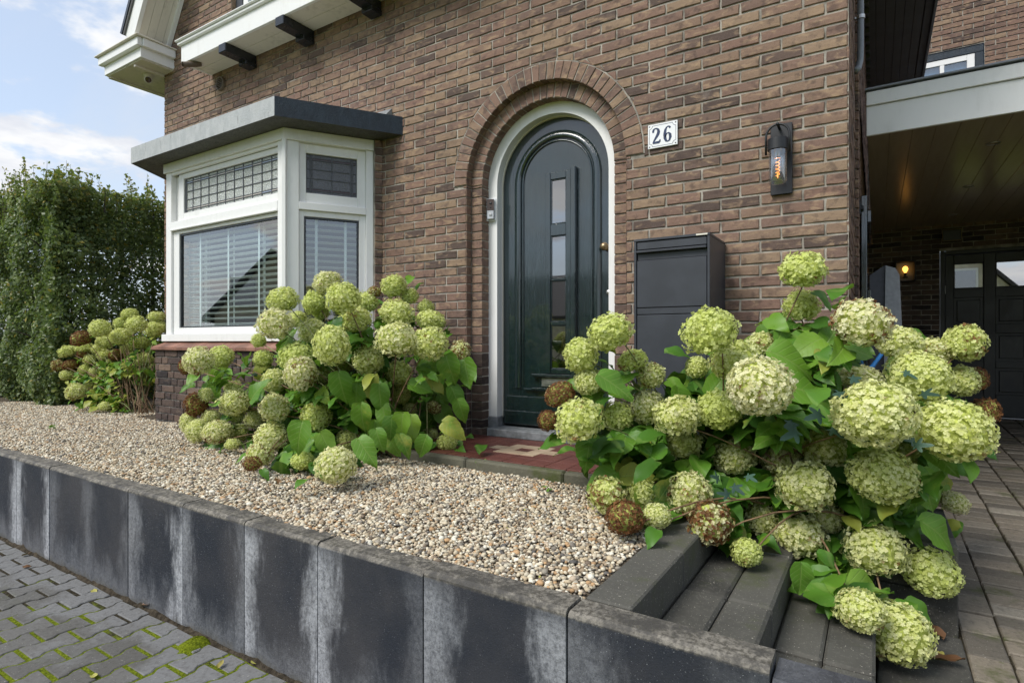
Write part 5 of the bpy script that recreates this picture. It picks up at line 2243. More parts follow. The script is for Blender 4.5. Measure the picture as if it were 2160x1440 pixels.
boxobj("recess_strip", M['anthracite'], mb_, xa, xb, Y0 + .018, Y0 + .029, 1.882, 1.922, .002)
boxobj("parcel_drawer", M['anthracite'], mb_, xa, xb, Y0 + .004, Y0 + .029, 1.600, 1.880, .003)
boxobj("cross_rail", M['anthracite'], mb_, xa, xb, Y0 + .007, Y0 + .029, 1.560, 1.597, .002)
boxobj("lower_door", M['anthracite'], mb_, xa, xb, Y0 + .004, Y0 + .029, .70, 1.556, .003)
boxobj("sticker", M['cream'], mb_, X1 - .075, X1 - .012, Y0 - .0025, Y0 - .0013, Z1 - .011, Z1 - .002, .0003)

# doorbell
db = thing("video_doorbell", (-2.63, FY, 2.36), "small video doorbell with black face on the white left door jamb", "doorbell")
mw = Matrix.Translation((-2.630, FY - .002, 2.462)) @ Matrix.Rotation(R(16), 4, 'Z')
m = MB()
m.bbox(-.050, .040, -.018, -.002, -.092, .088, .003, mw)
m.build("wedge_mount", M['enamel'], db)
mw2 = Matrix.Translation((-2.624, FY - .021, 2.462)) @ Matrix.Rotation(R(16), 4, 'Z')
m = MB()
m.bbox(-.030, .030, -.020, .0, -.082, .079, .004, mw2)
m.build("casing", M['steel'], db)
m = MB()
m.bbox(-.029, .029, -.0225, -.0202, -.012, .078, .002, mw2)
m.build("black_face", M['lens'], db)
for r_, zz_, nm, mt in ((.011, .045, "lens", 'lampblack'), (.006, .012, "sensor", 'lampblack'), (.014, -.046, "button", 'chargerlight')):
    m = MB()
    m.smooth = True
    m.lathe([(0, .004), (r_ * .8, .0035), (r_, .0)], 18, mw2 @ Matrix.Translation((.003, -.0226 if zz_ > 0 else -.0201, zz_)) @ Matrix.Rotation(R(90), 4, 'X'))
    m.build(nm, M[mt], db)

# dome camera, round vent, overflow pipe
sc_ = thing("security_camera", (-7.24, 3.52, 4.66), "cream dome security camera under the white eaves box", "camera")
p = at(313, 165, (4.62 - EYE) * FOC / (720 - 165))
cm = Matrix.Translation((p.x, p.y, 4.661))
sc_.location = cm.translation
m = MB()
m.smooth = True
m.lathe([(.062, 0), (.062, -.012), (.055, -.03), (.045, -.045), (0, -.045)], 24, cm)
m.build("base", M['camera'], sc_)
dirn = (Vector((-.5, 0, .3)) - Vector((p.x, p.y, 4.6))).normalized()
q = dirn.to_track_quat('Z', 'Y').to_matrix().to_4x4()
hm = Matrix.Translation((p.x, p.y, 4.605)) @ q
m = MB()
m.smooth = True
m.lathe([(0, -.055), (.030, -.048), (.046, -.025), (.048, .0), (.046, .025), (.038, .040), (.034, .041)], 24, hm)
m.build("eyeball", M['camera'], sc_)
m = MB()
m.smooth = True
m.lathe([(.034, .0405), (.02, .046), (0, .048)], 24, hm)
m.build("lens", M['lens'], sc_)

ve = thing("round_vent", (-5.9, F, 4.2), "round brown louvred vent on the brick wall under the canopy", "vent")
p = at(468, 178, F / ydir(468))
vm = Matrix.Translation((p.x, F - .001, p.z)) @ Matrix.Rotation(R(90), 4, 'X')
ve.location = (p.x, F, p.z - .08)
m = MB()
m.smooth = True
m.lathe([(.060, .002), (.060, .030), (.068, .034), (.074, .028), (.074, 0)], 26, vm)
m.build("rim", M['brownpipe'], ve)
m = MB()
m.lathe([(0, .004), (.062, .004)], 24, vm)
m.build("dark_mouth", M['lampblack'], ve)
for i in range(5):
    h = -.040 + i * .020
    w2 = math.sqrt(.060 ** 2 - h * h)
    boxobj("louvre", M['brownpipe'], ve, p.x - w2, p.x + w2, F - .030, F - .012, p.z + h - .003, p.z + h + .004, .002)
m = MB()
m.smooth = True
pp = at(404, 146, 6.6)
m.tube([(-6.22, 3.30, 4.335), (-6.19, 3.42, 4.375), (-6.18, 3.47, 4.40)], .028, 14, caps=False)
m.lathe([(0, 0), (.026, 0)], 14, Matrix.Translation((-6.205, 3.36, 4.355)) @ Matrix.Rotation(R(75), 4, 'X'))
op = m.build("overflow_pipe", M['brownpipe'], None)
tag(op, "short brown overflow pipe end under the canopy corner", "pipe")

# ------------------------------------------------------------------ plants
def leaf_mesh(L=1.0, W=.74, fold=.18, droop=.25, serr=.035, mat=None, seed=0):
    """heart-shaped leaf along +y, unit length"""
    rnd = random.Random(seed)
    rows_ = [(0.0, .0), (.02, .28), (.09, .40), (.18, .47), (.28, .50), (.38, .485), (.48, .45), (.58, .39), (.68, .31), (.78, .225), (.87, .135), (.94, .06), (1.0, .0)]
    m = MB()
    m.smooth = True
    vs, fs = [], []
    cols_ = (-1, -.5, 0, .5, 1)
    tw = rnd.uniform(-.18, .18)
    for i, (t, hw) in enumerate(rows_):
        for c in cols_:
            x = c * hw * W
            y = t - (.10 * (abs(c) ** 1.5) if t < .1 else 0)
            if abs(c) == 1:
                x *= 1 + rnd.uniform(-serr, serr)
                y += rnd.uniform(-serr, serr)
            z_ = fold * abs(x) - droop * t * t + .05 * math.sin(t * 9 + c * 2 + seed) * abs(c) + tw * x * t
            vs.append((x, y, z_))
    for i in range(len(rows_) - 1):
        for j in range(4):
            a = i * 5 + j
            fs.append([a, a + 1, a + 6, a + 5])
    m.add(vs, fs)
    return m.mesh("leaf", mat or M['leaf'])


def lobed_mesh(seed):
    m = MB()
    pts = []
    for ang, ln in ((-125, .42), (-62, .72), (0, 1.0), (62, .72), (125, .42)):
        for da, f in ((-26, .45), (-10, .82), (0, 1.0), (10, .82), (26, .45)):
            a = R(ang + da)
            pts.append((math.sin(a) * ln * f * .62, .28 + math.cos(a) * ln * f * .68))
    vs = [(0, .28, .03)] + [(x, y, .10 * abs(x) - .12 * y * y) for x, y in pts]
    m.smooth = True
    m.add(vs, [[0, i, i + 1] for i in range(1, len(pts))] + [[0, len(pts), 1]])
    return m.mesh("leaf", M['vineleaf'])


LEAVES = [leaf_mesh(W=random.uniform(.66, .84), fold=random.uniform(.05, .32), droop=random.uniform(.05, .5), seed=i) for i in range(9)]
VINES = [lobed_mesh(i) for i in range(3)]


def head_mesh(seed, nf=700, lump=.10, petal=.098):
    """unit flower head: hundreds of four-petalled florets over a lumpy ball"""
    rnd = random.Random(seed)
    m = MB()
    # core
    m.m = 1
    nu, nv = 12, 8
    vs = []
    off_ = Vector((seed * 3.1, seed * 1.7, 0))

    def rad(d):
        return 1.0 + lump * (mnoise.noise(d * 1.9 + off_) + .6 * mnoise.noise(d * 4.1 + off_)) - (.16 * max(0, -d.z - .3))
    for j in range(nv + 1):
        for i in range(nu):
            th, ph = math.pi * j / nv, 2 * math.pi * i / nu
            d = Vector((math.sin(th) * math.cos(ph), math.sin(th) * math.sin(ph), math.cos(th)))
            vs.append(d * rad(d) * .84)
    m.add(vs, [[j * nu + i, j * nu + (i + 1) % nu, (j + 1) * nu + (i + 1) % nu, (j + 1) * nu + i] for j in range(nv) for i in range(nu)])
    m.m = 0
    ga = math.pi * (3 - 5 ** .5)
    for i in range(nf):
        zc = 1 - 2 * (i + .5) / nf
        if zc < -.93:
            continue
        rr_ = math.sqrt(1 - zc * zc)
        d = Vector((rr_ * math.cos(i * ga), rr_ * math.sin(i * ga), zc))
        d = (d + Vector((rnd.gauss(0, .05), rnd.gauss(0, .05), rnd.gauss(0, .05)))).normalized()
        c = d * rad(d) * rnd.uniform(.90, 1.03)
        nrm = (d + Vector((rnd.gauss(0, .36), rnd.gauss(0, .36), rnd.gauss(0, .36)))).normalized()
        a = nrm.orthogonal().normalized()
        a = Matrix.Rotation(rnd.uniform(0, 6.28), 3, nrm) @ a
        b = nrm.cross(a)
        m.cur = (rnd.random(), rnd.random(), rnd.random())
        s_ = petal * rnd.uniform(.8, 1.25)
        for q in range(4):
            w = q * math.pi / 2 + rnd.gauss(0, .12)
            e = a * math.cos(w) + b * math.sin(w)
            f_ = nrm.cross(e)
            ln = s_ * rnd.uniform(.85, 1.15)
            lift = rnd.uniform(-.25, .55)
            tip = c + e * ln + nrm * lift * ln * .8
            mid1 = c + e * ln * .58 + f_ * ln * .48 + nrm * (lift * .35 + .10) * ln
            mid2 = c + e * ln * .58 - f_ * ln * .48 + nrm * (lift * .35 + .10) * ln
            m.add([c, mid1, tip, mid2], [(0, 1, 2), (0, 2, 3)])
    return m.mesh("flower_head", [M['floret'], M['floret_core']], normals=False)


HEADS = [head_mesh(i, 640, .11 if i < 5 else .22, .096) for i in range(9)]
BIGHEADS = [head_mesh(20 + i, 950, .10, .082) for i in range(6)]


def stem_tube(mb, a, b, r0, r1, sag, rnd, n=6):
    a, b = Vector(a), Vector(b)
    d = b - a
    up = Vector((0, 0, 1))
    mid = a.lerp(b, .45) + up * sag + Vector((rnd.gauss(0, .02), rnd.gauss(0, .02), 0))
    pts = []
    for i in range(n + 1):
        t = i / n
        pts.append(a * (1 - t) ** 2 + mid * 2 * t * (1 - t) + b * t * t)
    mb.smooth = True
    mb.tube(pts, [r0 + (r1 - r0) * i / n for i in range(n + 1)], 6)
    return pts


def leaf_matrix(p, along, up, s_, wid=1.0):
    y = along.normalized()
    z_ = (up - y * up.dot(y))
    if z_.length < 1e-4:
        z_ = y.orthogonal()
    z_.normalize()
    x = y.cross(z_)
    return Matrix(((x.x * s_ * wid, y.x * s_, z_.x * s_, p.x), (x.y * s_ * wid, y.y * s_, z_.y * s_, p.y), (x.z * s_ * wid, y.z * s_, z_.z * s_, p.z), (0, 0, 0, 1)))


def proj(p):
    t = -p.x * SNY + p.y * CSY
    return 1080 + FOC * (p.x * CSY + p.y * SNY) / t, 720 - FOC * (p.z - EYE) / t, t


def hydrangea(label, heads, root, spread, per_head, size, extra, ymax, ground, tclamp, k_depth, fill, green=.5, yellow=.05, nfill=300, bare=0, big=False, marg=30):
    """heads: (u, v, radius px, cream, brown, green); every bloom, stem and larger leaf is its own part"""
    rnd = random.Random(len(heads))
    t_ = thing("hydrangea_bush", root, label, "hydrangea", "hydrangea bushes in bloom")
    rootv = Vector(root)
    n_leaf = 0
    centres = []
    fillmb = MB()
    todo = []

    def inside(mw):
        u, v, t = proj(mw @ Vector((0, .75, 0)))
        return any((u - hu) ** 2 + (v - hv) ** 2 < (hr * 1.3 + marg) ** 2 for (hu, hv, hr, ht, hrad) in discs)

    def covers(mw):
        for f, w in ((.1, 0), (.5, 0), (.85, 0), (.3, .3), (.3, -.3), (.6, .22), (.6, -.22)):
            p = mw @ Vector((w, f, 0))
            u, v, t = proj(p)
            for (hu, hv, hr, ht, hrad) in discs:
                if (u - hu) ** 2 + (v - hv) ** 2 < (hr * .97) ** 2 and t < ht + hrad * .5:
                    return True
        return False
    discs = []
    for (u, v, rp, cream_, brown_, gr_, asp) in heads:
        t = .55 * sum(tclamp) / 2 + .45 * k_depth * FOC / rp
        t = max(tclamp[0], min(tclamp[1], t))
        # rest above whatever is below
        for _ in range(30):
            c = at(u, v, t)
            gz = ground(c.x, c.y)
            r = rp * t / FOC
            if c.z - r * .92 < gz and v > 740:
                t *= .985
        while t * ydir(u) > ymax(at(u, v, t).x) and t > 1:
            t *= .985
        c = at(u, v, t)
        r = rp * t / FOC
        centres.append((c, r))
        discs.append((u, v, rp, t, r))
        out = Vector((c.x - rootv.x, c.y - rootv.y, 0)) * .8 + Vector((0, -.25, .55))
        out = (out.normalized() + Vector((rnd.gauss(0, .2), rnd.gauss(0, .2), rnd.gauss(0, .15)))).normalized()
        if c.z - r < gz + .12:
            out = (out * .4 + Vector((0, 0, 1))).normalized()
        axis = (out * .55 + Vector((0, 0, 1))).normalized()
        q = axis.to_track_quat('Z', 'Y').to_matrix().to_4x4() @ Matrix.Rotation(rnd.uniform(0, 6.28), 4, 'Z')
        me = rnd.choice(BIGHEADS if rp > (60 if big else 1e9) else HEADS)
        asp = 1 + (asp - 1) * .5
        sc3 = Matrix.Diagonal((r * .96 * asp * rnd.uniform(.94, 1.05), r * .96 * asp * rnd.uniform(.94, 1.05), r * .94 * (2 - asp), 1))
        o = link("flower_head", me, t_, Matrix.Translation(c) @ q @ sc3)
        o.color = (cream_, brown_, gr_, 1)
        # stem
        base = rootv + Vector((rnd.uniform(-1, 1) * spread[0], rnd.uniform(-1, 1) * spread[1], 0))
        m = MB()
        end = c - out * r * .6
        pts = stem_tube(m, base, end, .0055, .0034, .12 if c.z > gz + .3 else .22, rnd)
        m.build("stem", M['stem'] if rnd.random() < .7 else M['greenstem'], t_, normals=False)
        for i in range(per_head + 8):
            fi = rnd.uniform(.55, .97)
            ip = fi * (len(pts) - 1)
            p = pts[int(ip)].lerp(pts[min(len(pts) - 1, int(ip) + 1)], ip - int(ip))
            ang = rnd.uniform(0, 6.28)
            hd = Vector((math.cos(ang), math.sin(ang), rnd.uniform(-.55, .25)))
            hd += Vector((rnd.uniform(-.1, .3), -.55, 0))
            s_ = size * rnd.uniform(.65, 1.25)
            p = p + hd.normalized() * s_ * .25
            if (p + hd.normalized() * s_).y > ymax(p.x) + .1:
                hd.y = -abs(hd.y) * .6
            if p.z < gz + .06:
                continue
            upv = Vector((rnd.gauss(0, .35), -.45 + rnd.gauss(0, .35), 1.0))
            todo.append(leaf_matrix(p, hd, upv, s_, rnd.uniform(.9, 1.1)))
    for mw in todo:
        if covers(mw) or not inside(mw):
            continue
        if n_leaf < 300 - len(extra):
            o = link("leaf", rnd.choice(LEAVES), t_, mw)
            o.color = (min(1, max(0, rnd.gauss(green, .2))), 1 if rnd.random() < yellow else rnd.uniform(0, .35), 0, 1)
            n_leaf += 1
        else:
            me = rnd.choice(LEAVES)
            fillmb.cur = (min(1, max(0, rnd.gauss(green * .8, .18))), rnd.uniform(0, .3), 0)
            fillmb.smooth = True
            fillmb.add([mw @ w.co for w in me.vertices], [list(pl_.vertices) for pl_ in me.polygons])
    # leaves picked out one by one in the photograph
    for (u, v, lp, ang, yl, tt) in extra:
        c = at(u, v, tt)
        s_ = lp * 1.25 * tt / FOC
        right = Vector((CSY, SNY, 0))
        toward = Vector((SNY, -CSY, 0))
        along = right * math.cos(R(ang)) + Vector((0, 0, 1)) * math.sin(R(ang)) + toward * rnd.uniform(.0, .35)
        upv = toward * 1.0 + Vector((0, 0, .9)) + right * rnd.gauss(0, .25)
        p = c - along.normalized() * s_ * .5
        mw = leaf_matrix(p, along, upv, s_, 1.0)
        for _ in range(14):
            if not covers(mw):
                break
            tt *= 1.02
            s_ *= 1.02
            p = at(u, v, tt) - along.normalized() * s_ * .5
            mw = leaf_matrix(p, along, upv, s_, 1.0)
        o = link("leaf", rnd.choice(LEAVES), t_, mw)
        o.color = (min(1, max(0, rnd.gauss(green + .12, .12))), yl, 0, 1)
    # shaded leaves filling the inside
    for i in range(nfill * 2):
        c, r = rnd.choice(centres)
        f = rnd.uniform(.25, .95)
        p = rootv.lerp(c, f) + Vector((rnd.gauss(0, fill), rnd.gauss(0, fill) * .7, rnd.gauss(0, fill) * .6 - .02))
        gz = ground(p.x, p.y)
        if p.z < gz + .03:
            p.z = gz + .03 + abs(rnd.gauss(0, .05))
        if p.y > ymax(p.x) + .04:
            continue
        ang = rnd.uniform(0, 6.28)
        hd = Vector((math.cos(ang), math.sin(ang) - .4, rnd.uniform(-.7, .2)))
        mw = leaf_matrix(p, hd, Vector((rnd.gauss(0, .4), -.5, 1)), size * rnd.uniform(.6, 1.15))
        if covers(mw) or not inside(mw):
            continue
        me = rnd.choice(LEAVES)
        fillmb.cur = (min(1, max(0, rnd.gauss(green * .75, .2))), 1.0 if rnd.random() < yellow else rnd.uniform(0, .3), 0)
        fillmb.smooth = True
        fillmb.add([mw @ w.co for w in me.vertices], [list(pl_.vertices) for pl_ in me.polygons])
    if fillmb.v:
        o = fillmb.build("foliage", M['leaf'], t_, normals=False)
        o["kind"] = "stuff"
    for i in range(bare):
        b0 = rootv + Vector((rnd.uniform(-1, 1) * spread[0], rnd.uniform(-1, 1) * spread[1], -.02))
        m = MB()
        stem_tube(m, b0, b0 + Vector((rnd.uniform(-.5, .18), rnd.uniform(-.15, .12), rnd.uniform(.4, .9))), .005, .003, .03, rnd)
        m.build("stem", M['stem'], t_, normals=False)
    return t_


def zl(lst, ox, oy, k):
    out = []
    for e in lst:
        x, y, rx, ry = e[:4]
        cr_, br_, gr_ = (list(e[4:]) + [.25, .10, .2][len(e) - 4:])[:3] if len(e) < 7 else e[4:7]
        out.append((ox + x / k, oy + y / k, (rx + ry) / 2 / k, cr_, br_, gr_, rx / (rx + ry) * 2))
    return out


# right bush: (x, y, rx, ry, cream, brown, green)
RB = [(895, 80, 80, 60, .05, .12, .5), (893, 197, 60, 57, .1, .12, .4), (588, 283, 90, 83, .05, .1, .5), (262, 285, 78, 62, .1, .12, .5), (165, 360, 60, 66, .15, .15, .5),
      (335, 378, 58, 32, .1, .3, .8), (397, 428, 54, 44, .4, .28, .2), (668, 380, 78, 72, .2, .12, .2), (762, 325, 48, 45, .35, .3, .2), (757, 465, 114, 100, .75, .24, 0),
      (622, 540, 78, 70, .05, .1, .6), (385, 530, 56, 66, .65, .12, .1), (485, 560, 76, 70, .4, .18, .2), (500, 650, 62, 62, .2, .1, .4), (285, 562, 52, 58, .1, .1, .5),
      (160, 575, 84, 76, .15, .2, .3), (95, 490, 55, 42, .6, .72, 0), (58, 575, 36, 40, .5, .85, 0), (190, 445, 52, 50, .3, .1, .3), (548, 400, 40, 40, .2, .1, .4),
      (1092, 255, 98, 84, .75, .36, 0), (1215, 320, 76, 56, .35, .2, .2), (1278, 428, 106, 86, .12, .1, .2), (1430, 320, 62, 70, .1, .32, .4), (1420, 445, 50, 60, .2, .2, .3),
      (1090, 440, 78, 42, .6, .2, 0), (1130, 555, 135, 108, .32, .14, .1), (1395, 610, 125, 102, .15, .15, .15), (1500, 545, 42, 50, .4, .85, 0), (975, 670, 80, 72, .45, .2, .1),
      (1160, 758, 108, 90, .2, .12, .2), (670, 693, 72, 62, .35, .2, .1), (830, 712, 72, 62, .5, .22, .1), (905, 792, 96, 84, .4, .2, .1), (525, 820, 75, 82, .45, .26, .1),
      (248, 820, 62, 68, .2, .38, .3), (310, 895, 68, 60, .3, .82, 0), (365, 815, 50, 56, .2, .15, .4), (415, 890, 48, 46, .35, .15, .2), (590, 915, 70, 80, .6, .55, 0),
      (760, 900, 50, 66, .4, .15, .2), (735, 862, 46, 46, .4, .45, .1), (712, 1010, 55, 48, .1, .1, .6), (890, 955, 90, 70, .5, .15, .1), (970, 890, 65, 56, .5, .2, .1),
      (1135, 1000, 95, 88, .35, .18, .15), (1320, 1075, 92, 82, .1, .08, .5), (1085, 1200, 85, 70, .3, .2, .3), (1205, 1275, 108, 108, .25, .15, .25), (1395, 845, 48, 36, .7, .1, 0),
      (1240, 670, 56, 46, .1, .1, .8), (1470, 440, 30, 50, .4, .7, 0), (1330, 345, 60, 42, .5, .25, .1)]
RBX = [(1740, 735, 85, 8, .1, 2.75), (1640, 690, 70, 60, .1, 2.8), (1700, 728, 60, 200, .15, 2.7), (1305, 815, 70, -30, .05, 2.3), (1248, 828, 60, -100, .2, 2.3), (1862, 1085, 95, -8, .05, 2.15),
       (1765, 1195, 75, -100, .2, 2.0), (1930, 1165, 80, -60, .0, 2.2), (1850, 1255, 90, -18, .1, 2.05), (1995, 1130, 80, -32, .1, 2.3), (1720, 825, 90, -10, .1, 2.5), (1680, 880, 80, -40, .05, 2.45),
       (1760, 780, 75, 50, .3, 2.65), (1590, 1130, 60, -80, .2, 2.1), (1360, 1062, 50, -80, .6, 2.0), (1350, 1000, 60, 10, .9, 2.05), (1690, 1225, 55, -90, .0, 2.1), (1560, 1040, 70, -60, .1, 2.25),
       (1500, 1000, 60, -75, .4, 2.3), (1640, 1110, 85, -40, .0, 2.1), (1880, 1000, 80, -70, .2, 2.6), (1990, 985, 70, -80, .1, 2.7), (2000, 1050, 60, -60, .7, 2.6), (1240, 960, 60, -100, .1, 2.25),
       (1285, 930, 70, -100, .05, 2.3), (1265, 1010, 55, 200, .1, 2.1), (1405, 1030, 50, 60, .5, 2.0), (1580, 900, 80, 10, 0, 2.5), (1600, 960, 70, -30, 0, 2.45), (1480, 790, 70, 40, .2, 2.5),
       (1520, 800, 60, 60, .2, 2.5), (1950, 712, 60, 10, .1, 2.55), (1450, 960, 60, -80, .0, 2.4), (1700, 1170, 70, -60, .1, 2.15), (1660, 1060, 60, -90, .3, 2.2), (1825, 940, 60, -60, .1, 2.5),
       (1770, 905, 70, -20, .05, 2.5), (1540, 860, 60, -50, .1, 2.5), (1330, 900, 60, -90, .0, 2.35), (1390, 930, 60, -80, 0, 2.35), (1810, 735, 65, -5, .1, 2.6), (1500, 730, 50, 130, .2, 2.6),
       (1905, 1010, 75, -80, .1, 2.55), (1960, 1040, 70, -70, .3, 2.55), (1985, 1010, 70, -60, .1, 2.6), (1930, 1060, 60, -90, .2, 2.5), (1830, 1060, 70, -60, .1, 2.3), (1800, 1100, 75, -30, .05, 2.2), (1735, 1130, 80, -70, .1, 2.1), (1900, 1110, 70, -40, .1, 2.3),
       (1690, 1190, 65, -60, .15, 2.1), (1620, 1160, 60, -80, .1, 2.1), (1460, 1060, 60, -70, .2, 2.1), (1430, 1000, 60, -80, .1, 2.25), (1520, 1080, 60, -50, .1, 2.15), (1580, 1000, 70, -30, .05, 2.35), (1640, 930, 75, -20, .1, 2.4), (1700, 960, 70, -50, .1, 2.35),
       (1620, 720, 70, 40, .1, 2.75), (1760, 700, 60, 60, .15, 2.75), (1680, 760, 80, -20, .1, 2.6), (1440, 850, 55, -70, .1, 2.45)]


def ground_r(x, y):
    if x < -.78:
        return .62
    if x < -.6:
        return .605
    if y > 3.02 and x < .3:
        return .53
    if x < -.307:
        return .47
    if x < .0:
        return .33
    return drive_z(y) + .01


bush_r = hydrangea("large lime hydrangea spilling over the dark steps right of the letterbox", zl(RB, 1120, 520, 1.565), (-.38, 3.22, .54), (.42, .16), 4, .145, RBX,
                   lambda x: 3.50 if x < -.05 else 3.9, ground_r, (1.95, 2.95), .118, .10, .50, .04, 1100, big=True, marg=34)
# vine leaves threading through it
for (u, v, lp, tt) in ((1560, 770, 45, 2.45), (1590, 775, 40, 2.45), (1690, 905, 60, 2.3), (1660, 880, 45, 2.35), (1770, 820, 50, 2.25), (1795, 850, 50, 2.2), (1740, 870, 55, 2.25), (1790, 790, 40, 2.35), (1540, 1020, 40, 2.15), (1520, 1010, 36, 2.15),
                       (1890, 905, 45, 2.1), (1920, 940, 45, 2.1), (1935, 930, 40, 2.15), (1935, 830, 45, 2.3), (1900, 780, 40, 2.35), (1745, 900, 45, 2.3), (1570, 1000, 35, 2.2), (1545, 1045, 35, 2.15)):
    s_ = lp * tt / FOC
    o = link("vine_leaf", random.choice(VINES), bush_r, leaf_matrix(at(u, v, tt), Vector((random.uniform(-1, 1), -.4, random.uniform(-.8, .3))), Vector((SNY, -CSY, .6)), s_))
    o.color = (random.random(), .1, 0, 1)

LB = [(915, 155, 85, 66, .6, .15, 0), (655, 260, 100, 74, .1, .15, .4), (840, 275, 76, 76, .05, .1, .6), (1010, 250, 106, 100, .1, .1, .35), (1145, 270, 76, 66, .1, .1, .4), (1305, 180, 77, 72, .1, .1, .4), (1395, 235, 58, 50, .15, .15, .5),
      (1190, 210, 40, 36, .6, .55, 0), (610, 400, 100, 98, .7, .26, 0), (740, 370, 60, 50, .2, .1, .5), (515, 495, 42, 48, .1, .1, .5), (880, 330, 45, 56, .1, .1, .6), (1080, 375, 106, 76, .15, .2, .35), (1320, 335, 106, 80, .15, .1, .3),
      (1490, 300, 55, 46, .2, .1, .5), (1520, 380, 92, 62, .15, .1, .5), (1320, 490, 116, 110, .5, .15, .1), (1515, 515, 104, 112, .2, .18, .3), (1690, 560, 55, 80, .5, .4, .1), (830, 440, 76, 86, .4, .12, .2), (940, 525, 106, 138, .15, .1, .3),
      (1155, 610, 90, 96, .25, .15, .3), (730, 590, 110, 86, .05, .08, .7), (760, 690, 96, 116, .75, .28, 0), (1335, 685, 80, 80, .1, .1, .6), (1340, 810, 60, 70, .1, .1, .6), (1400, 900, 52, 42, .3, .1, .5), (1535, 885, 50, 40, .5, .4, .2),
      (610, 730, 78, 78, .3, .1, .2), (890, 700, 56, 60, .2, .1, .4), (1010, 650, 55, 56, .1, .1, .7), (540, 600, 56, 60, .1, .1, .5), (165, 615, 80, 100, .6, .25, .1), (295, 590, 68, 76, .1, .1, .4), (85, 650, 30, 60, .3, .95, 0), (365, 770, 56, 42, .3, .1, .2),
      (375, 855, 90, 86, .4, .14, .1), (150, 870, 62, 84, .3, .82, 0), (205, 815, 42, 52, .4, .15, .2), (610, 890, 92, 96, .55, .26, 0), (500, 950, 72, 62, .4, .12, .1), (105, 975, 42, 80, .4, .15, .2), (160, 1025, 66, 80, .35, .15, .2), (235, 940, 56, 46, .4, .15, .1),
      (275, 1030, 86, 76, .5, .22, .1), (405, 1030, 48, 58, .1, .08, .5), (390, 940, 46, 42, .3, .1, .2), (850, 940, 90, 100, .1, .12, .6), (590, 1060, 100, 90, .4, .2, .1), (525, 1060, 42, 60, .4, .9, 0), (520, 1160, 85, 80, .4, .25, .1), (475, 1215, 58, 46, .3, .95, 0),
      (360, 1100, 50, 32, .3, .1, .4), (1035, 1080, 76, 76, .1, .12, .5), (965, 1225, 122, 120, .55, .15, .1), (770, 1195, 70, 52, .1, .1, .8), (1615, 1090, 62, 58, .05, .08, .6), (1525, 1040, 40, 36, .2, .2, .5)]
LBX = [(720, 822, 55, -80, .05, 3.6), (802, 845, 50, -85, .0, 3.6), (762, 885, 50, -90, .35, 3.5), (628, 925, 55, -100, .1, 3.3), (780, 820, 45, -100, .9, 3.65), (950, 783, 52, -75, .35, 3.7), (985, 790, 48, -80, .1, 3.75),
       (890, 815, 40, -10, .1, 3.7), (930, 835, 45, -60, .1, 3.75), (810, 880, 45, -80, .1, 3.6), (855, 870, 45, -95, .2, 3.65), (960, 905, 45, -30, .7, 3.55), (885, 920, 40, -100, .1, 3.6), (830, 940, 40, -60, .4, 3.6), (605, 900, 45, -80, .1, 3.35),
       (665, 905, 40, -60, .2, 3.35), (775, 955, 55, -50, .05, 3.2), (655, 1000, 55, 200, .3, 3.15), (640, 945, 45, 60, .1, 3.3), (470, 795, 45, -40, .2, 3.9), (540, 820, 45, 60, .3, 3.8), (605, 720, 45, 80, .2, 3.9), (430, 950, 50, 190, .1, 3.7),
       (470, 960, 60, -20, .1, 3.7), (555, 770, 45, 90, .8, 3.9), (450, 830, 40, -60, .3, 3.9), (590, 800, 45, 70, .2, 3.8), (870, 850, 40, -90, .1, 3.75), (910, 770, 42, 0, .1, 3.8), (700, 960, 45, -100, .1, 3.4), (790, 915, 40, -90, .15, 3.6), (735, 900, 40, -70, .1, 3.5),
       (905, 880, 45, -70, .2, 3.6), (940, 880, 45, -50, .3, 3.65), (870, 905, 45, -80, .1, 3.6), (845, 900, 45, -100, .2, 3.55), (915, 850, 45, -40, .1, 3.7), (965, 840, 45, -60, .1, 3.75), (825, 905, 40, -90, .3, 3.55), (800, 930, 40, -70, .2, 3.5),
       (855, 940, 42, -60, .4, 3.55), (890, 945, 40, -110, .2, 3.55), (750, 840, 50, -95, .1, 3.7), (840, 830, 45, -80, .1, 3.75), (975, 870, 42, -70, .2, 3.7), (760, 920, 45, -80, .2, 3.5), (690, 940, 45, -60, .1, 3.45)]


def ymax_l(x):
    return 2.72 if x < -4.1 else (2.72 + (x + 4.1) * 1.3 if x < -3.6 else 3.45)


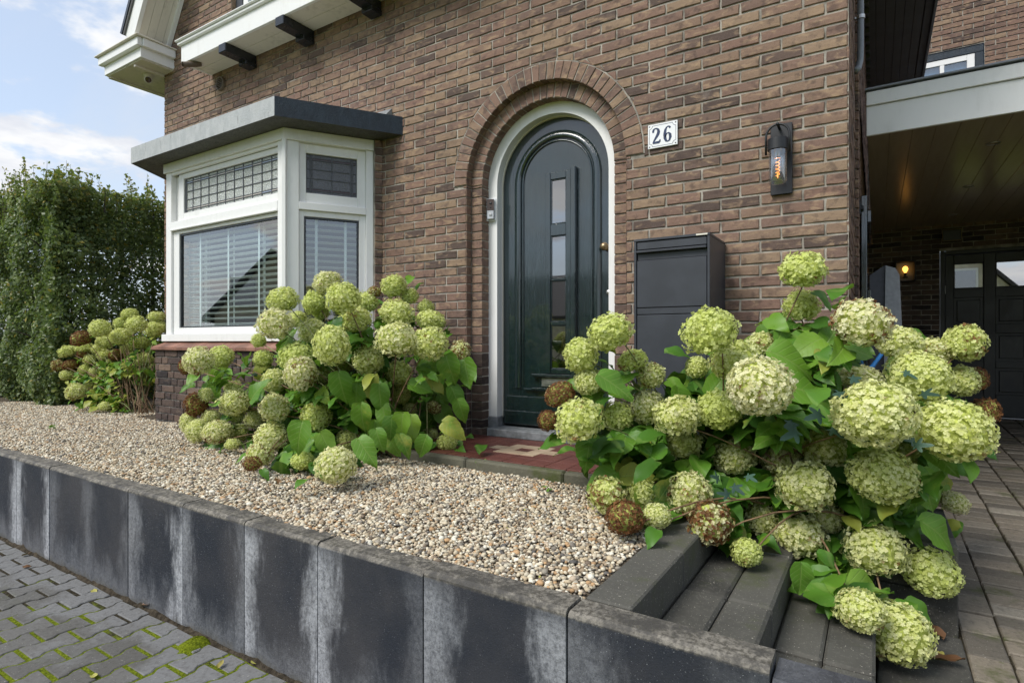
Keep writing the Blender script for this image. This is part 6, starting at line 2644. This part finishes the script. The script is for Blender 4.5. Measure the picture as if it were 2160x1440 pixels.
bush_l = hydrangea("broad lime hydrangea between the bay window and the front door", zl(LB, 360, 540, 2.769), (-3.25, 3.0, .61), (.55, .18), 4, .115, LBX,
                   ymax_l, lambda x, y: .625 if y > 0 else 0, (2.95, 4.5), .118, .13, .50, .04, 1300, marg=46)
FB = [(490, 960, 55, 45, .1, .1, .3), (395, 1010, 52, 38, .3, .82, 0), (635, 890, 42, 26, .1, .1, .4), (590, 935, 35, 30, .1, .1, .4), (668, 940, 52, 46, .15, .1, .4), (770, 905, 45, 26, .2, .1, .4), (752, 965, 48, 40, .1, .1, .4), (795, 950, 26, 30, .1, .1, .4),
      (590, 1000, 46, 46, .1, .1, .2), (515, 1025, 42, 42, .15, .1, .2), (695, 1030, 42, 34, .1, .1, .2), (705, 1113, 45, 38, .1, .05, .2), (330, 1072, 40, 30, .1, .1, .3), (415, 1055, 45, 26, .1, .1, .4), (410, 1080, 30, 24, .3, .82, 0), (568, 1090, 30, 34, .3, .82, 0),
      (285, 1140, 30, 34, .4, .6, 0), (345, 1138, 38, 26, .3, .82, 0), (330, 1185, 34, 28, .15, .1, .3), (415, 1160, 28, 26, .1, .1, .4), (458, 1172, 24, 26, .3, .05, 0), (510, 1090, 32, 32, .2, .1, .2), (437, 1240, 22, 24, .2, .05, .2), (370, 1270, 45, 46, .3, .25, .2),
      (390, 1250, 30, 18, .3, .9, 0), (515, 1340, 32, 24, .3, .1, .3), (440, 1110, 32, 28, .2, .1, .2), (480, 1060, 32, 28, .2, .1, .2), (620, 1060, 30, 26, .2, .1, .5)]
bush_f = hydrangea("smaller yellowing hydrangea with bare brown stems at the left house corner", zl(FB, 0, 280, 2.3226), (-6.92, 3.22, .61), (.30, .14), 7, .085, [],
                   lambda x: 3.75, lambda x, y: .62, (5.9, 7.0), .108, .12, .78, .45, 500, bare=18, marg=30)

# ---- hornbeam hedge
hedge = thing("hedge", (-9.2, 5.0, .58), "tall clipped green hedge with wispy shoots left of the house", "hedge")


def hedge_leaves():
    n = 200000
    hx0, hx1, hy0, hy1, hz0, hz1 = -12.6, -8.50, 2.95, 9.5, .60, 3.38
    rg = NPR
    face = rg.choice(4, n, p=[.33, .33, .18, .16])
    d = np.abs(rg.normal(0, .16, n))
    u1, u2 = rg.random(n), rg.random(n)
    P = np.zeros((n, 3))
    N = np.zeros((n, 3))
    s0 = face == 0     # right side, +x
    P[s0] = np.stack([hx1 - d[s0], hy0 + (hy1 - hy0) * u1[s0] ** 1.25, hz0 + (hz1 - hz0) * u2[s0]], 1)
    N[s0] = (1, 0, 0)
    s1 = face == 1     # front, -y
    P[s1] = np.stack([hx0 + (hx1 - hx0) * u1[s1], hy0 + d[s1], hz0 + (hz1 - hz0) * u2[s1]], 1)
    N[s1] = (0, -1, 0)
    s2 = face == 2     # top
    P[s2] = np.stack([hx0 + (hx1 - hx0) * u1[s2], hy0 + (hy1 - hy0) * u2[s2] ** 1.3, hz1 - d[s2] * 1.2], 1)
    N[s2] = (0, 0, 1)
    s3 = face == 3
    P[s3] = np.stack([hx0 + (hx1 - hx0) * u1[s3], hy0 + (hy1 - hy0) * u2[s3], hz0 + (hz1 - hz0) * rg.random(s3.sum())], 1)
    N[s3] = (0, -.3, .7)
    bul = np.array([mnoise.noise(Vector((p[0] * 1.6, p[1] * 1.6, p[2] * 1.6))) + .5 * mnoise.noise(Vector((p[0] * 4.2, p[1] * 4.2, p[2] * 4.2))) for p in P])
    P += N * (bul * .26)[:, None]
    keep = (bul > -.62) | (rg.random(n) < .4)
    P, N = P[keep], N[keep]
    # wispy shoots
    SP, SN = [], []
    shoots = []
    for i in range(800):
        x, y = rg.uniform(hx0, hx1), hy0 + (hy1 - hy0) * rg.random() ** 1.6
        h = abs(rg.normal(.10, .17)) + .05
        lean = rg.normal(0, .22, 2) + np.array([.10, -.05])
        shoots.append((x, y, h, lean))
        for q in range(int(6 + h * 60)):
            f = rg.random() ** 1.4
            SP.append((x + lean[0] * h * f + rg.normal(0, .018), y + lean[1] * h * f + rg.normal(0, .018), hz1 - .06 + h * f))
            SN.append((rg.normal(), rg.normal(), .5))
    P = np.concatenate([P, np.array(SP)])
    N = np.concatenate([N, np.array(SN)])
    n = len(P)
    rd = rg.normal(0, 1, (n, 3))
    nor = N * .9 + rd * .55 + np.array([0, 0, .35])
    nor /= np.linalg.norm(nor, axis=1)[:, None]
    al = np.cross(nor, rg.normal(0, 1, (n, 3)))
    al[:, 2] -= .35
    al -= nor * (al * nor).sum(1)[:, None]
    al /= np.linalg.norm(al, axis=1)[:, None]
    sd = np.cross(nor, al)
    L = rg.uniform(.034, .068, n)[:, None]
    W = L * rg.uniform(.26, .36, n)[:, None]
    v0, v2 = P - al * L * .5, P + al * L * .5
    v1, v3 = P + sd * W + nor * L * .10, P - sd * W + nor * L * .10
    V = np.stack([v0, v1, v2, v3], 1).reshape(-1, 3)
    idx = np.arange(n)[:, None] * 4
    Fc = np.concatenate([idx + np.array([[0, 1, 2]]), idx + np.array([[0, 2, 3]])], 1).reshape(-1, 3)
    topness = np.clip((P[:, 2] - 3.0) / .6, 0, 1)  # backlight on the hedge top put into the leaf colour
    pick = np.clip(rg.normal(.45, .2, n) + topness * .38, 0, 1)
    yel = (rg.random(n) < .02) * 1.0
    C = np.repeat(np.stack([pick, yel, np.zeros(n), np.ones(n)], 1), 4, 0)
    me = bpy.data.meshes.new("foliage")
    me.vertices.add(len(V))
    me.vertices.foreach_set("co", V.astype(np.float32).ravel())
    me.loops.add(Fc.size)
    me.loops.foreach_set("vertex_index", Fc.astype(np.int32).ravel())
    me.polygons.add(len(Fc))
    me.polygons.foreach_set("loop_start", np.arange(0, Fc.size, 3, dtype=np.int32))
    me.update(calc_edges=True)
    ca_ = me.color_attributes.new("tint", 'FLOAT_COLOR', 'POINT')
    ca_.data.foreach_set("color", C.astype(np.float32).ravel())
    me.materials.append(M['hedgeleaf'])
    o = link("foliage", me, hedge)
    o["kind"] = "stuff"
    m = MB()
    for (x, y, h, lean) in shoots:
        m.tube([(x, y, hz1 - .3), (x + lean[0] * h, y + lean[1] * h, hz1 - .06 + h)], [.004, .0015], 4, caps=False)
    o = m.build("shoots", M['bark'], hedge, normals=False)
    o["kind"] = "stuff"


hedge_leaves()
for i in range(16):
    y = 3.2 + i * .40
    m = MB()
    x = -9.22 + random.gauss(0, .08)
    m.tube([(x, y, .5), (x + random.gauss(0, .04), y + random.gauss(0, .04), 1.6), (x + random.gauss(0, .1), y, 3.2)], [.045, .03, .01], 7)
    t0 = m.build("trunk", M['bark'], hedge, normals=False)
    for q in range(10):
        z = random.uniform(.8, 3.1)
        a = random.uniform(0, 6.28)
        m = MB()
        m.tube([(x, y, z), (x + .3 * math.cos(a), y + .3 * math.sin(a), z + .15), (x + .45 * math.cos(a), y + .45 * math.sin(a), z + .2)], [.012, .008, .003], 5)
        m.build("branch", M['bark'], t0, normals=False)

# ---- weeds at the porch kerb and in the gravel
SMALL = [leaf_mesh(W=.5, fold=.1, droop=.2, seed=40 + i) for i in range(3)]


def weed(u, v, n, s_, label, z):
    t = (EYE - z) * FOC / (v - 720)
    c = at(u, v, t)
    w = thing("weed", c, label, "weed", "weeds in the gravel")
    for i in range(n):
        a = random.uniform(0, 6.28)
        d = Vector((math.cos(a), math.sin(a), random.uniform(.3, 1.3)))
        o = link("leaf", random.choice(SMALL), w, leaf_matrix(c + Vector((random.gauss(0, s_ * .6), random.gauss(0, s_ * .25), random.uniform(0, s_ * .6))), d, Vector((0, -.3, 1)), s_ * random.uniform(.5, 1)))
        o.color = (random.uniform(.3, .9), .1, 0, 1)


weed(1025, 985, 26, .045, "small leafy weed at the mossy porch kerb", .62)
weed(1153, 1035, 4, .035, "single green seedling in the gravel near the steps", .61)
weed(1232, 1010, 8, .03, "tiny weed at the right end of the porch kerb", .62)
weed(108, 905, 10, .05, "thin grassy weed in the gravel left of the far hydrangea", .61)
weed(170, 862, 12, .05, "weed tuft under the far left hydrangea", .615)
weed(265, 872, 14, .05, "weed beside the bare stems of the far left hydrangea", .615)

# moss cushion on the street
mc = at(412, 1358, EYE * FOC / (1358 - 720))
m = MB()
vs, fs = [], []
nr, na = 6, 22
for i in range(nr + 1):
    for k in range(na):
        f = i / nr
        a = 2 * math.pi * k / na
        rr_ = f * (.085 + .03 * mnoise.noise(Vector((math.cos(a) * 2, math.sin(a) * 2, 7))))
        vs.append((mc.x + rr_ * math.cos(a) * .8, min(mc.y + rr_ * math.sin(a), WY - .01), -.008 + .034 * (1 - f * f) + .010 * random.random() * (1 - f)))
fs = [[i * na + k, i * na + (k + 1) % na, (i + 1) * na + (k + 1) % na, (i + 1) * na + k] for i in range(nr) for k in range(na)]
m.smooth = True
m.add(vs, fs)
tag(m.build("moss_cushion", M['moss'], None, normals=False), "bright green moss cushion on the pavers at the wall foot", "moss")

# fallen leaves
FL = [leaf_mesh(W=.6, fold=random.uniform(.2, .6), droop=random.uniform(-.3, .5), seed=60 + i, mat=M['deadleaf']) for i in range(4)]
for (u, v, s_, pick, z, label) in (
        (302, 1277, .075, .45, .012, "curled brown leaf at the wall foot beside the dark paver edge"), (48, 1172, .05, .35, .004, "brown leaf on the far left pavers"), (50, 1197, .05, .5, .004, "tan leaf on the far left pavers below another"),
        (196, 1245, .05, .95, .004, "pale yellow leaf on the pavers along the wall"), (105, 1177, .05, .8, .004, "long pale leaf near the wall joint"), (199, 1428, .045, 1., .004, "yellow leaf near the bottom edge of the street pavers"),
        (460, 1408, .04, .8, .004, "orange yellow leaf on mossy pavers below the wall"), (538, 1400, .05, 1., .004, "yellow oval leaf on pavers near the wall bottom"), (385, 1365, .03, .3, .004, "dark leaf scrap beside the moss cushion"),
        (1985, 1347, .11, .2, drive_z(2.6) + .02, "large brown curled leaf on the dark slab under the planter"), (1968, 1392, .10, .1, drive_z(2.4) + .02, "dark crumpled leaf on the slab below the lowest flower"), (1982, 1375, .035, .9, drive_z(2.4) + .015, "small pale green leaf on the dark slab"),
        (585, 1012, .06, .3, .62, "brown leaf on the gravel in front of the left hydrangea"), (355, 968, .05, .6, .62, "orange leaf on the gravel behind the wall"), (1290, 1105, .04, .5, .62, "small dry leaf on gravel by the brown flower")):
    t = (EYE - z) * FOC / (v - 720)
    c = at(u, v, t)
    c.z = z + s_ * .06
    a = random.uniform(0, 6.28)
    o = link("fallen_leaf", random.choice(FL), None, leaf_matrix(c, Vector((math.cos(a), math.sin(a), .05)), Vector((random.gauss(0, .15), random.gauss(0, .15), 1)), s_))
    o.color = (pick, .2, 0, 1)
    tag(o, label, "leaf", "fallen leaves")

# dry petals and scraps dropped on the gravel
m = MB()
rl = random.Random(5)
for i in range(420):
    if i % 2:
        x, y = rl.gauss(-3.5, .8), rl.gauss(2.45, .4)
    else:
        x, y = rl.gauss(-1.4, .45), rl.gauss(2.4, .45)
    if not (-7.5 < x < -.8 and WY + .13 < y < 2.87):
        continue
    s_ = rl.uniform(.006, .014)
    mw = leaf_matrix(Vector((x, y, gravel_h(x, y) + .010)), Vector((rl.gauss(0, 1), rl.gauss(0, 1), rl.gauss(0, .2))), Vector((rl.gauss(0, .4), rl.gauss(0, .4), 1)), s_)
    m.cur = (rl.choice((.1, .3, .5, .6, .95)), .2, 0)
    m.add([mw @ Vector(q) for q in ((0, -.5, 0), (.42, 0, .1), (0, .6, 0), (-.42, 0, .1))], [(0, 1, 2, 3)])
tag(m.build("petal_litter", M['deadleaf'], None, normals=False), "dry fallen petals and scraps scattered over the gravel", "litter", kind="stuff")

# ------------------------------------------------------------------ houses across the street: they show in the panes and the glossy door
M['creamwall'] = simple("cream_render", (0.55, 0.50, 0.38), 0.9, var=0.12, scale=3, bump=0.4, bscale=20, bdist=.02)
M['rooftile'] = simple("dark_roof_tiles", (0.035, 0.032, 0.03), 0.7, var=0.3, scale=8, bump=0.6, bscale=12, bdist=.03)


def opposite(loc, rz, w, d, eave, ridge, label, wall_):
    h = thing("opposite_house", loc, label, "house", "houses across the street")
    mw = Matrix.Translation(loc) @ Matrix.Rotation(rz, 4, 'Z')
    m = MB()
    m.prism([(-w / 2, 0), (w / 2, 0), (w / 2, eave), (0, ridge), (-w / 2, eave)], -d / 2, d / 2, lambda a, b, c: mw @ Vector((a, c, b)))
    m.build("wall", M[wall_], h)
    for sx in (-1, 1):
        m = MB()
        m.prism([(sx * (w / 2 + .4), eave - .35), (sx * (w / 2 + .4), eave - .12), (0, ridge + .22), (0, ridge + .02)], -d / 2 - .3, d / 2 + .3, lambda a, b, c: mw @ Vector((a, c, b)))
        m.build("roof", M['rooftile'], h)
    for x in (-w * .25, w * .2):
        for z in (1.2, eave + .3):
            fr_ = boxobj("window_frame", M['white'], h, x - .6, x + .6, d / 2 + .01, d / 2 + .07, z, z + 1.3, .01, mw)
            boxobj("pane", M['darkglass'], fr_, x - .5, x + .5, d / 2 + .075, d / 2 + .08, z + .1, z + 1.2, .002, mw)
    return h


opposite((-26, -34, -.04), R(90), 9, 46, 3.4, 6.6, "long low house with dark tiled roof across the street", 'creamwall')
opposite((-24.5, -13, -.04), R(-35), 5.0, 9, 2.6, 5.2, "cream gabled house across the street to the left", 'creamwall')
opposite((2.2, -23, -.04), 0, 8.0, 10, 3.6, 8.0, "cream gabled house straight across the street", 'creamwall')
